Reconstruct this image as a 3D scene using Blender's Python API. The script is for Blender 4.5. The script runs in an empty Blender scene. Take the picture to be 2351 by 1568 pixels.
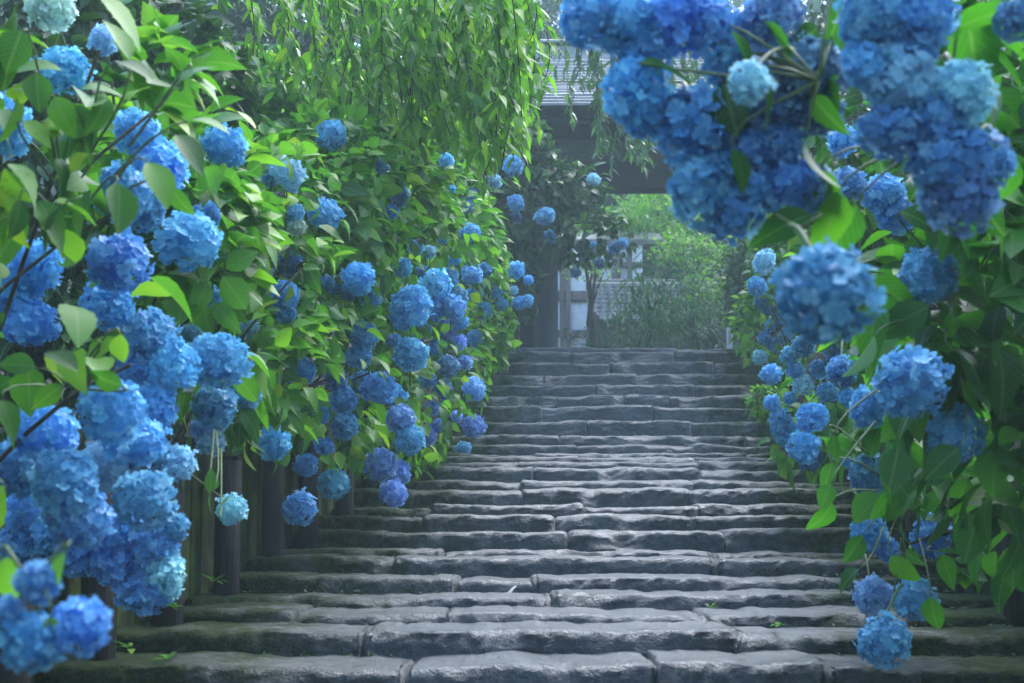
import bpy, math, random
import numpy as np
from mathutils import Matrix, Vector

SC = bpy.context.scene
COL = SC.collection
rng = np.random.default_rng(7)
random.seed(7)
R = math.radians

# ------------------------------------------------------------------ camera, sky, sun, exposure
F = 2351 * 50 / 36.0            # focal length in units of a 2351 px wide picture
ZC = 1.5                        # eye height
PITCH = math.atan(306 / F)
SHIFT = 200                     # the optical axis sits below the middle of the picture, uprights stay upright
OY = 783.8 + SHIFT
cam = bpy.data.cameras.new("camera")
cam.lens = 50; cam.sensor_width = 36; cam.shift_y = SHIFT / 2351
cam.clip_start = 0.05; cam.clip_end = 400
cam.dof.use_dof = True; cam.dof.focus_distance = 8.6; cam.dof.aperture_fstop = 4.5
co = bpy.data.objects.new("camera", cam); COL.objects.link(co)
co.location = (0, 0, ZC); co.rotation_euler = (R(90) + PITCH, 0, 0)
SC.camera = co

SUN_EL, SUN_AZ = R(54), R(38)   # azimuth from +Y towards +X
w = bpy.data.worlds.new("World"); SC.world = w; w.use_nodes = True
nt = w.node_tree
sky = nt.nodes.new("ShaderNodeTexSky"); sky.sky_type = 'NISHITA'; sky.sun_disc = False
sky.sun_elevation = SUN_EL; sky.sun_rotation = SUN_AZ
sky.air_density = 1.0; sky.dust_density = 0.8; sky.ozone_density = 2.2
nt.links.new(sky.outputs[0], nt.nodes["Background"].inputs[0])
nt.nodes["Background"].inputs[1].default_value = 0.15
sl = bpy.data.lights.new("sun", 'SUN'); sl.energy = 1.1; sl.angle = R(60); sl.color = (1.0, 0.985, 0.95)
so = bpy.data.objects.new("sun", sl); COL.objects.link(so); so.location = (0, 10, 30)
sd = Vector((math.sin(SUN_AZ) * math.cos(SUN_EL), math.cos(SUN_AZ) * math.cos(SUN_EL), math.sin(SUN_EL)))
so.rotation_euler = sd.to_track_quat('Z', 'Y').to_euler()
SC.view_settings.view_transform = 'Standard'; SC.view_settings.look = 'None'
SC.view_settings.gamma = 1.0; SC.view_settings.use_curve_mapping = False
SC.view_settings.exposure = 2.78
SC.render.engine = 'CYCLES'
cy = SC.cycles
cy.max_bounces = 7; cy.diffuse_bounces = 4; cy.glossy_bounces = 2; cy.transmission_bounces = 4
cy.volume_bounces = 1; cy.transparent_max_bounces = 8
cy.use_denoising = True
cy.sample_clamp_indirect = 6.0
HAZE = 0.0034

# ------------------------------------------------------------------ picture coordinates -> world
CT, ST = math.cos(PITCH), math.sin(PITCH)
def at(x, y, Y):
    """world point seen at picture position (x, y) (2351 px scale), at distance Y"""
    v = OY - y
    yy = F * CT - v * ST; zz = F * ST + v * CT
    t = Y / yy
    return np.array([(x - 1175.5) * t, Y, ZC + zz * t])
def project(p):
    """(N,3) -> picture x, y and depth"""
    p = np.atleast_2d(p); d = p - np.array([0, 0, ZC])
    depth = d[:, 1] * CT + d[:, 2] * ST
    up = -d[:, 1] * ST + d[:, 2] * CT
    depth_s = np.maximum(depth, 1e-3)
    return 1175.5 + F * d[:, 0] / depth_s, OY - F * up / depth_s, depth
def px(n, Y):
    return n * Y / F

# ------------------------------------------------------------------ noise
def _hash(ix, iy, iz, seed):
    h = (ix * 374761393 + iy * 668265263 + iz * 2147483647 + seed * 144665) & 0xffffffff
    h = ((h ^ (h >> 13)) * 1274126177) & 0xffffffff
    return ((h ^ (h >> 16)) & 0xffff) / 65535.0 * 2 - 1
def vnoise(x, y, z, seed=0):
    x, y, z = np.broadcast_arrays(np.asarray(x, float), np.asarray(y, float), np.asarray(z, float))
    ix, iy, iz = (np.floor(a).astype(np.int64) for a in (x, y, z))
    fx, fy, fz = x - ix, y - iy, z - iz
    fx, fy, fz = (a * a * (3 - 2 * a) for a in (fx, fy, fz))
    r = 0
    for dx in (0, 1):
        for dy in (0, 1):
            for dz in (0, 1):
                wgt = (fx if dx else 1 - fx) * (fy if dy else 1 - fy) * (fz if dz else 1 - fz)
                r = r + wgt * _hash(ix + dx, iy + dy, iz + dz, seed)
    return r
def fbm(x, y, z, seed=0, n=4):
    r, a = 0, 1.0
    for k in range(n):
        r = r + a * vnoise(x * 2**k, y * 2**k, z * 2**k, seed + k); a *= .5
    return r

# ------------------------------------------------------------------ mesh helpers
def mesh_from(name, V, faces, uv=None, smooth=True):
    """faces: (M,k) array, or list of arrays of different width"""
    me = bpy.data.meshes.new(name)
    V = np.asarray(V, np.float32).reshape(-1, 3)
    fl = faces if isinstance(faces, list) and np.ndim(faces[0]) == 2 else [faces]
    fl = [np.asarray(f, np.int32) for f in fl if len(f)]
    loops = np.concatenate([f.ravel() for f in fl])
    tot = np.concatenate([np.full(len(f), f.shape[1], np.int32) for f in fl])
    start = np.concatenate([[0], np.cumsum(tot)[:-1]]).astype(np.int32)
    me.vertices.add(len(V)); me.vertices.foreach_set("co", V.ravel())
    me.loops.add(len(loops)); me.loops.foreach_set("vertex_index", loops)
    me.polygons.add(len(tot)); me.polygons.foreach_set("loop_start", start); me.polygons.foreach_set("loop_total", tot)
    me.polygons.foreach_set("use_smooth", np.full(len(tot), smooth))
    if uv is not None:
        l = me.uv_layers.new(name="UVMap")
        l.data.foreach_set("uv", np.asarray(uv, np.float32)[loops].ravel())
    me.update(calc_edges=True)
    me.validate()
    return me
def link(name, me, mat=None, parent=None, loc=None):
    o = bpy.data.objects.new(name, me)
    if mat is not None and me is not None and not me.materials:
        me.materials.append(mat)
    COL.objects.link(o)
    if parent is not None: o.parent = parent
    if loc is not None: o.location = loc
    return o
def tag(o, label=None, cat=None, group=None, kind=None):
    if label: o['label'] = label
    if cat: o['category'] = cat
    if group: o['group'] = group
    if kind: o['kind'] = kind
    return o
def thing(name, loc, label, cat, group=None):
    o = bpy.data.objects.new(name, None); COL.objects.link(o); o.location = loc
    o.empty_display_size = .1
    return tag(o, label, cat, group)
class MB:
    """collects boxes and tubes into one mesh"""
    def __init__(self): self.V, self.Q, self.T, self.n = [], [], [], 0
    def add(self, V, Q=None, T=None):
        V = np.asarray(V, float).reshape(-1, 3)
        self.V.append(V)
        if Q is not None and len(Q): self.Q.append(np.asarray(Q) + self.n)
        if T is not None and len(T): self.T.append(np.asarray(T) + self.n)
        self.n += len(V); return self
    def box(self, c, s, bev=.006, rot=None):
        s = np.asarray(s, float) / 2; b = min(bev, s.min() * .4)
        V = []
        for sx in (-1, 1):
            for sy in (-1, 1):
                for sz in (-1, 1):
                    for ax in range(3):
                        q = np.array([sx, sy, sz]) * s
                        for o in range(3):
                            if o != ax: q[o] -= np.sign(q[o]) * b
                        V.append(q)
        V = np.array(V); idx = lambda a, b_, c_, ax: (a * 4 + b_ * 2 + c_) * 3 + ax
        Q, T = [], []
        for ax in range(3):
            for s_ in (0, 1):
                l = []
                for (u, v) in ((0, 0), (1, 0), (1, 1), (0, 1)):
                    k = [0, 0, 0]; k[ax] = s_; k[(ax + 1) % 3] = u; k[(ax + 2) % 3] = v
                    l.append(idx(*k, ax))
                Q.append(l if s_ else l[::-1])
        for ax in range(3):          # edges along ax
            a1, a2 = (ax + 1) % 3, (ax + 2) % 3
            for u in (0, 1):
                for v in (0, 1):
                    k0 = [0, 0, 0]; k0[a1] = u; k0[a2] = v; k1 = list(k0); k1[ax] = 1
                    l = [idx(*k0, a1), idx(*k1, a1), idx(*k1, a2), idx(*k0, a2)]
                    Q.append(l if (u ^ v) else l[::-1])
        for a in (0, 1):
            for b2 in (0, 1):
                for c2 in (0, 1):
                    l = [idx(a, b2, c2, k) for k in range(3)]
                    T.append(l if (a + b2 + c2) % 2 else l[::-1])
        if rot is not None: V = V @ np.asarray(rot).T
        return self.add(V + np.asarray(c, float), Q, T)
    def tube(self, P, rad, n=7, seed=None):
        P = np.asarray(P, float); m = len(P); rad = np.broadcast_to(np.asarray(rad, float), (m,))
        tan = np.gradient(P, axis=0); tan /= np.linalg.norm(tan, axis=1)[:, None] + 1e-9
        ref = np.array([0.31, .95, .05]) if abs(tan[0][1]) < .9 else np.array([1., 0, .1])
        s = np.cross(tan, ref); s /= np.linalg.norm(s, axis=1)[:, None] + 1e-9
        t = np.cross(tan, s)
        a = np.linspace(0, 2 * math.pi, n, endpoint=False)
        rr = np.repeat(rad[:, None], n, 1)
        if seed is not None:
            rr = rr * (1 + .16 * vnoise(np.cos(a)[None] * 2, np.sin(a)[None] * 2, np.arange(m)[:, None] * .6, seed))
        V = P[:, None] + rr[..., None] * (np.cos(a)[None, :, None] * s[:, None] + np.sin(a)[None, :, None] * t[:, None])
        i, j = np.meshgrid(np.arange(m - 1), np.arange(n), indexing='ij'); j2 = (j + 1) % n
        Q = np.stack([i * n + j, (i + 1) * n + j, (i + 1) * n + j2, i * n + j2], -1).reshape(-1, 4)
        V = np.concatenate([V.reshape(-1, 3), P[[0, -1]]])
        k = m * n
        jj = np.arange(n); T = np.concatenate([np.stack([np.full(n, k), jj, (jj + 1) % n], -1),
                                               np.stack([np.full(n, k + 1), (m - 1) * n + (jj + 1) % n, (m - 1) * n + jj], -1)])
        return self.add(V, Q, T)
    def mesh(self, name, smooth=False):
        f = []
        if self.Q: f.append(np.concatenate(self.Q))
        if self.T: f.append(np.concatenate(self.T))
        return mesh_from(name, np.concatenate(self.V), f, smooth=smooth)
    def build(self, name, mat, parent=None, loc=None, smooth=False):
        if loc is not None:
            self.V = [v - np.asarray(loc) for v in self.V]
        return link(name, self.mesh(name, smooth), mat, parent, None)
def child(mb, name, mat, root, smooth=False):
    """build a part given in world coordinates under a root empty"""
    return mb.build(name, mat, root, np.array(root.location), smooth)
def bez(a, b, c, n=8):
    t = np.linspace(0, 1, n)[:, None]
    return (1 - t)**2 * np.asarray(a) + 2 * t * (1 - t) * np.asarray(b) + t * t * np.asarray(c)

# ------------------------------------------------------------------ materials
def new_mat(name):
    m = bpy.data.materials.new(name); m.use_nodes = True
    n = m.node_tree; n.nodes.clear()
    out = n.nodes.new("ShaderNodeOutputMaterial")
    return m, n, out
def N(n, t, **kw):
    o = n.nodes.new(t)
    for k, v in kw.items():
        if hasattr(o, k): setattr(o, k, v)
        else: o.inputs[k].default_value = v
    return o
def mixc(n, fac, a, b, mode='MIX'):
    m = n.nodes.new("ShaderNodeMix"); m.data_type = 'RGBA'; m.blend_type = mode
    for i, v in ((0, fac), (6, a), (7, b)):
        if hasattr(v, 'is_output') or hasattr(v, 'links'): n.links.new(v, m.inputs[i])
        elif i == 0: m.inputs[0].default_value = v
        else: m.inputs[i].default_value = (*v, 1) if len(v) == 3 else v
    return m.outputs[2]
def ramp(n, fac, stops):
    r = n.nodes.new("ShaderNodeValToRGB")
    while len(r.color_ramp.elements) < len(stops): r.color_ramp.elements.new(.5)
    for e, (p, c) in zip(r.color_ramp.elements, stops):
        e.position = p; e.color = (*c, 1) if len(c) == 3 else c
    n.links.new(fac, r.inputs[0]); return r.outputs[0]
def math_(n, op, a, b=None):
    m = n.nodes.new("ShaderNodeMath"); m.operation = op
    for i, v in enumerate((a, b)):
        if v is None: continue
        if isinstance(v, (int, float)): m.inputs[i].default_value = v
        else: n.links.new(v, m.inputs[i])
    return m.outputs[0]
def geo_pos(n, scale=None):
    g = n.nodes.new("ShaderNodeNewGeometry")
    return g.outputs["Position"]

def leaf_material(name, stops, veins=True, transl=.38, rough=.46, spots=False):
    m, n, out = new_mat(name)
    oi = N(n, "ShaderNodeObjectInfo"); ge = N(n, "ShaderNodeNewGeometry")
    r = math_(n, 'FRACT', math_(n, 'ADD', oi.outputs["Random"], ge.outputs["Random Per Island"]))
    c = ramp(n, r, stops)
    h = .12
    if veins:
        uv = N(n, "ShaderNodeUVMap"); sx = N(n, "ShaderNodeSeparateXYZ"); n.links.new(uv.outputs[0], sx.inputs[0])
        ax = math_(n, 'ABSOLUTE', math_(n, 'SUBTRACT', sx.outputs[0], .5))
        mid = math_(n, 'LESS_THAN', ax, .035)
        lat = math_(n, 'FRACT', math_(n, 'MULTIPLY', math_(n, 'SUBTRACT', sx.outputs[1], math_(n, 'MULTIPLY', ax, .75)), 8.0))
        latm = math_(n, 'MULTIPLY', math_(n, 'LESS_THAN', lat, .16), .55)
        v = math_(n, 'MAXIMUM', mid, latm)
        c = mixc(n, math_(n, 'MULTIPLY', v, .45), c, (.20, .32, .12))
    no = N(n, "ShaderNodeTexNoise", Scale=9.0, Detail=3.0)
    n.links.new(ge.outputs["Position"], no.inputs["Vector"])
    c = mixc(n, .5, c, ramp(n, no.outputs[0], [(.3, (.62, .66, .6)), (.7, (1.15, 1.12, 1.0))]), 'MULTIPLY')
    if spots:
        vo = N(n, "ShaderNodeTexNoise", Scale=55.0, Detail=1.0); n.links.new(ge.outputs["Position"], vo.inputs["Vector"])
        c = mixc(n, math_(n, 'MULTIPLY', math_(n, 'GREATER_THAN', vo.outputs[0], .73), .6), c, (.10, .06, .02))
    p = N(n, "ShaderNodeBsdfPrincipled"); p.inputs["Roughness"].default_value = rough
    p.inputs["Specular IOR Level"].default_value = .28
    n.links.new(c, p.inputs["Base Color"])
    if veins:
        bp = N(n, "ShaderNodeBump", Strength=.5, Distance=.004)
        n.links.new(math_(n, 'SUBTRACT', 1.0, v), bp.inputs["Height"]); n.links.new(bp.outputs[0], p.inputs["Normal"])
    t = N(n, "ShaderNodeBsdfTranslucent")
    n.links.new(mixc(n, 1.0, c, (1.25, 1.6, .6), 'MULTIPLY'), t.inputs[0])
    mx = N(n, "ShaderNodeMixShader"); mx.inputs[0].default_value = transl
    n.links.new(p.outputs[0], mx.inputs[1]); n.links.new(t.outputs[0], mx.inputs[2])
    n.links.new(mx.outputs[0], out.inputs[0])
    return m
M = {}
M['leaf'] = leaf_material("hydrangea_leaf", [(0, (.03, .11, .025)), (.3, (.055, .18, .027)), (.65, (.10, .27, .03)), (.92, (.18, .36, .035)), (1, (.28, .39, .04))], spots=True)
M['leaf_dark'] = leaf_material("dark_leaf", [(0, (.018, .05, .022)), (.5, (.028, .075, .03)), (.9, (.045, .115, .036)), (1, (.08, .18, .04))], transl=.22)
M['leaf_right'] = leaf_material("deep_green_leaf", [(0, (.022, .10, .022)), (.5, (.038, .16, .022)), (.85, (.065, .25, .022)), (1, (.12, .34, .025))], transl=.40)
M['cherry'] = leaf_material("weeping_leaf", [(0, (.06, .17, .03)), (.5, (.12, .28, .035)), (.85, (.19, .37, .04)), (1, (.28, .42, .05))], transl=.42, rough=.33)
M['cherry_grey'] = leaf_material("grey_green_leaf", [(0, (.04, .10, .05)), (.6, (.07, .15, .07)), (1, (.11, .21, .09))], transl=.3, rough=.33)
M['maple'] = leaf_material("bright_maple_leaf", [(0, (.07, .16, .035)), (.5, (.11, .24, .05)), (1, (.18, .31, .06))], veins=False, transl=.45)
M['evergreen'] = leaf_material("evergreen_leaf", [(0, (.016, .04, .02)), (.6, (.026, .065, .028)), (.95, (.045, .10, .035)), (1, (.08, .16, .04))], veins=False, transl=.2)
M['bamboo'] = leaf_material("soft_conifer_needle", [(0, (.022, .07, .034)), (.6, (.04, .11, .05)), (1, (.07, .17, .06))], veins=False, transl=.3)
M['grass'] = leaf_material("grass_blade", [(0, (.05, .11, .03)), (1, (.11, .2, .05))], veins=False, transl=.35)

def petal_material():
    m, n, out = new_mat("hydrangea_petal")
    oi = N(n, "ShaderNodeObjectInfo"); ge = N(n, "ShaderNodeNewGeometry"); uv = N(n, "ShaderNodeUVMap")
    sx = N(n, "ShaderNodeSeparateXYZ"); n.links.new(uv.outputs[0], sx.inputs[0])
    c = oi.outputs["Color"]
    isl = math_(n, 'FRACT', math_(n, 'ADD', ge.outputs["Random Per Island"], oi.outputs["Random"]))
    dk = mixc(n, 1.0, c, ramp(n, isl, [(0, (.55, .6, .72)), (.5, (1, 1, 1)), (1, (1.35, 1.3, 1.15))]), 'MULTIPLY')
    c = mixc(n, math_(n, 'MULTIPLY', math_(n, 'POWER', isl, 3.0), .5), dk, (.46, .76, .88))
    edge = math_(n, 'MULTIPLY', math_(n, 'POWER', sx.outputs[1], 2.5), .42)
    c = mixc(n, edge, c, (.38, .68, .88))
    c = mixc(n, math_(n, 'MULTIPLY', math_(n, 'LESS_THAN', sx.outputs[1], .12), .7), c, (.35, .48, .55))
    p = N(n, "ShaderNodeBsdfPrincipled"); p.inputs["Roughness"].default_value = .5
    p.inputs["Specular IOR Level"].default_value = .35
    n.links.new(c, p.inputs["Base Color"])
    t = N(n, "ShaderNodeBsdfTranslucent"); n.links.new(c, t.inputs[0])
    mx = N(n, "ShaderNodeMixShader"); mx.inputs[0].default_value = .38
    n.links.new(p.outputs[0], mx.inputs[1]); n.links.new(t.outputs[0], mx.inputs[2])
    n.links.new(mx.outputs[0], out.inputs[0])
    return m
M['petal'] = petal_material()

def stone_material():
    m, n, out = new_mat("wet_weathered_stone")
    pos = geo_pos(n); oi = N(n, "ShaderNodeObjectInfo")
    a = N(n, "ShaderNodeTexNoise", Scale=3.2, Detail=6.0, Roughness=.62); n.links.new(pos, a.inputs["Vector"])
    b = N(n, "ShaderNodeTexNoise", Scale=34.0, Detail=5.0, Roughness=.7); n.links.new(pos, b.inputs["Vector"])
    c = ramp(n, a.outputs[0], [(.28, (.016, .022, .025)), (.5, (.042, .053, .060)), (.72, (.095, .115, .126))])
    c = mixc(n, .75, c, ramp(n, b.outputs[0], [(.33, (.45, .46, .47)), (.5, (.9, .9, .9)), (.72, (1.45, 1.42, 1.4))]), 'MULTIPLY')
    tint = ramp(n, oi.outputs["Random"], [(0, (.8, .86, .9)), (.5, (1., 1., 1.)), (.85, (1.12, .98, .9)), (1, (1.1, .92, .84))])
    c = mixc(n, .9, c, tint, 'MULTIPLY')
    # moss: along both flanks of the flight, more on some stones
    s = N(n, "ShaderNodeSeparateXYZ"); n.links.new(pos, s.inputs[0])
    cx = math_(n, 'ADD', math_(n, 'MULTIPLY', s.outputs[1], .0907), -.222)
    off = math_(n, 'ABSOLUTE', math_(n, 'SUBTRACT', s.outputs[0], cx))
    mo = N(n, "ShaderNodeTexNoise", Scale=5.0, Detail=5.0, Roughness=.65); n.links.new(pos, mo.inputs["Vector"])
    k = math_(n, 'ADD', math_(n, 'MULTIPLY', off, .62), math_(n, 'MULTIPLY', mo.outputs[0], 1.25))
    fac = ramp(n, k, [(0.0, (0, 0, 0)), (1.0, (1, 1, 1))])
    mr = N(n, "ShaderNodeMapRange"); n.links.new(k, mr.inputs[0])
    mr.inputs[1].default_value = 1.12; mr.inputs[2].default_value = 1.55
    moss = ramp(n, b.outputs[0], [(.35, (.012, .022, .008)), (.65, (.045, .075, .016))])
    c = mixc(n, mr.outputs[0], c, moss)
    p = N(n, "ShaderNodeBsdfPrincipled"); n.links.new(c, p.inputs["Base Color"])
    rr = ramp(n, a.outputs[0], [(.3, (.30,) * 3), (.7, (.52,) * 3)])
    n.links.new(mixc(n, mr.outputs[0], rr, (.85, .85, .85)), p.inputs["Roughness"])
    p.inputs["Specular IOR Level"].default_value = .8
    n.links.new(math_(n, 'SUBTRACT', .8, math_(n, 'MULTIPLY', mr.outputs[0], .65)), p.inputs['Specular IOR Level'])
    p.inputs['Coat Weight'].default_value = .55; p.inputs['Coat Roughness'].default_value = .30; n.links.new(math_(n, 'SUBTRACT', 1.0, math_(n, 'MULTIPLY', mr.outputs[0], .95)), p.inputs['Coat Weight'])
    lk = N(n, "ShaderNodeTexNoise", Scale=11.0, Detail=6.0, Roughness=.75); n.links.new(pos, lk.inputs["Vector"])
    c2 = mixc(n, ramp(n, lk.outputs[0], [(.58, (0, 0, 0)), (.70, (.55, .55, .55))]), c, (.16, .17, .155)); n.links.new(c2, p.inputs["Base Color"])
    b2 = N(n, "ShaderNodeTexNoise", Scale=95.0, Detail=4.0, Roughness=.7); n.links.new(pos, b2.inputs["Vector"])
    hsum = math_(n, 'ADD', b.outputs[0], math_(n, 'MULTIPLY', b2.outputs[0], .5))
    bp = N(n, "ShaderNodeBump", Strength=1.0, Distance=.03); n.links.new(hsum, bp.inputs["Height"])
    n.links.new(bp.outputs[0], p.inputs["Normal"]); n.links.new(bp.outputs[0], p.inputs["Coat Normal"]); n.links.new(p.outputs[0], out.inputs[0])
    return m
M['stone'] = stone_material()

def rough_material(name, stops, scale=8, rough=.85, spec=.3, stretch=(1, 1, 1), bump=.5, dist=.01, moss=None, moss_at=(.5, .7)):
    m, n, out = new_mat(name)
    pos = geo_pos(n); oi = N(n, "ShaderNodeObjectInfo")
    mp = N(n, "ShaderNodeMapping"); mp.inputs["Scale"].default_value = stretch
    n.links.new(pos, mp.inputs[0])
    a = N(n, "ShaderNodeTexNoise", Scale=float(scale), Detail=6.0, Roughness=.65); n.links.new(mp.outputs[0], a.inputs["Vector"])
    c = ramp(n, a.outputs[0], stops)
    c = mixc(n, .8, c, ramp(n, oi.outputs["Random"], [(0, (.75, .77, .8)), (1, (1.2, 1.16, 1.1))]), 'MULTIPLY')
    if moss:
        mo = N(n, "ShaderNodeTexNoise", Scale=4.5, Detail=6.0, Roughness=.7); n.links.new(pos, mo.inputs["Vector"])
        mr = N(n, "ShaderNodeMapRange"); n.links.new(mo.outputs[0], mr.inputs[0])
        mr.inputs[1].default_value, mr.inputs[2].default_value = moss_at
        c = mixc(n, mr.outputs[0], c, mixc(n, a.outputs[0], (moss[0] * .35, moss[1] * .4, moss[2] * .3), moss))
    p = N(n, "ShaderNodeBsdfPrincipled"); n.links.new(c, p.inputs["Base Color"])
    p.inputs["Roughness"].default_value = rough; p.inputs["Specular IOR Level"].default_value = spec
    bp = N(n, "ShaderNodeBump", Strength=bump, Distance=dist); n.links.new(a.outputs[0], bp.inputs["Height"])
    n.links.new(bp.outputs[0], p.inputs["Normal"]); n.links.new(p.outputs[0], out.inputs[0])
    return m
M['soil'] = rough_material("damp_leaf_soil", [(.3, (.016, .014, .010)), (.6, (.04, .035, .024)), (.8, (.03, .045, .018))], 12, moss=(.05, .08, .02), moss_at=(.5, .75))
M['hill'] = rough_material("wooded_hill_ground", [(.3, (.012, .025, .012)), (.7, (.03, .055, .022))], 3)
M['post'] = rough_material("dark_wet_post", [(.3, (.005, .005, .005)), (.7, (.026, .022, .019))], 22, .7, .35, (3, 3, .22), 1.0, .02, (.03, .045, .012), (.52, .75))
M['plank'] = rough_material("mossy_plank", [(.3, (.012, .012, .008)), (.7, (.036, .033, .022))], 16, .9, .2, (2.5, 2.5, .35), .8, .012, (.085, .135, .018), (.38, .62))
M['bark'] = rough_material("tree_bark", [(.3, (.02, .017, .014)), (.7, (.07, .058, .048))], 10, .85, .3, (3, 3, .4), .8, .02, (.05, .07, .02), (.55, .75))
M['twig'] = rough_material("dark_twig", [(.3, (.022, .018, .013)), (.7, (.06, .05, .035))], 20)
M['stem'] = rough_material("green_stem", [(.3, (.06, .11, .04)), (.7, (.15, .2, .08))], 20, .5)
M['woody'] = rough_material("woody_cane", [(.3, (.04, .034, .025)), (.7, (.11, .095, .07))], 20, .8)
M['timber'] = rough_material("dark_gate_timber", [(.3, (.004, .004, .005)), (.7, (.014, .012, .013))], 9, .6, .35, (4, 4, .3), .5, .012)
M['roof'] = rough_material("wet_bark_shingle", [(.3, (.05, .055, .06)), (.7, (.13, .14, .15))], 10, .26, .9, (.4, 3, 3), .25, .006)
M['plaster'] = rough_material("white_plaster", [(.3, (.62, .64, .64)), (.7, (.78, .79, .78))], 6, .85, .2, bump=.1)
M['brown'] = rough_material("brown_timber", [(.3, (.07, .052, .045)), (.7, (.14, .11, .095))], 9, .7, .3, (4, 4, .4))
M['tile'] = rough_material("grey_roof_tile", [(.3, (.11, .11, .10)), (.7, (.24, .235, .22))], 7, .45, .5, bump=.3)
M['sign'] = rough_material("white_painted_board", [(.3, (.72, .73, .74)), (.7, (.82, .82, .82))], 8, .5, .4, bump=.08)
M['ink'] = rough_material("sign_ink", [(.3, (.05, .05, .055)), (.7, (.09, .09, .09))], 8, .6)
M['debris'] = rough_material("fallen_petal", [(.3, (.5, .42, .36)), (.7, (.72, .64, .58))], 20, .6, .3)

# ------------------------------------------------------------------ the flight of steps: picture height of each front edge, tread spacing
EDGE = {-3: 1960, -2: 1850, -1: 1750, 0: 1660, 1: 1530, 2: 1452, 3: 1408, 4: 1367, 5: 1326, 6: 1280, 7: 1264, 8: 1216, 9: 1183, 10: 1159, 11: 1122,
        12: 1108, 13: 1075, 14: 1062, 15: 1051, 16: 1042, 17: 1021, 18: 1000, 19: 966, 20: 931, 21: 908, 22: 883, 23: 860, 24: 832, 25: 809, 26: 796}
JOINT = {0: [500, 1150, 1800], 1: [930, 1512, 1898], 2: [835, 1694], 3: [676, 1019, 1625, 2080], 4: [300, 1268, 1986], 5: [1050, 1222, 1905], 6: [905, 1648], 7: [1013, 1640],
         8: [880, 1306, 1667], 9: [968, 1275, 1588], 10: [990, 1340, 1602], 11: [1200, 1584], 12: [1195, 1592, 1900], 13: [1225, 1610],
         14: [1190, 1606], 15: [1330, 1600], 16: [1228, 1716], 17: [1325, 1595], 18: [1285, 1712], 19: [1347, 1588], 20: [1243, 1501, 1745],
         21: [1278, 1434, 1537], 22: [1368, 1594], 23: [1250, 1463, 1699], 24: [1168, 1401, 1641], 25: [1312, 1549], 26: [1316, 1553]}
def dist(k): return 5.0 + .5 * (k - 1)
def left_edge(y): return -1.443 + .0907 * (y - 6)
WIDTH = 3.53
STEP = {k: (dist(k), at(1300, e, dist(k))[2]) for k, e in EDGE.items()}
_ks = sorted(STEP)
_sy = np.array([STEP[k][0] for k in _ks]); _sz = np.array([STEP[k][1] for k in _ks])
TOPZ = _sz[-1]
def stair_z(y): return np.interp(y, _sy, _sz)

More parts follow.
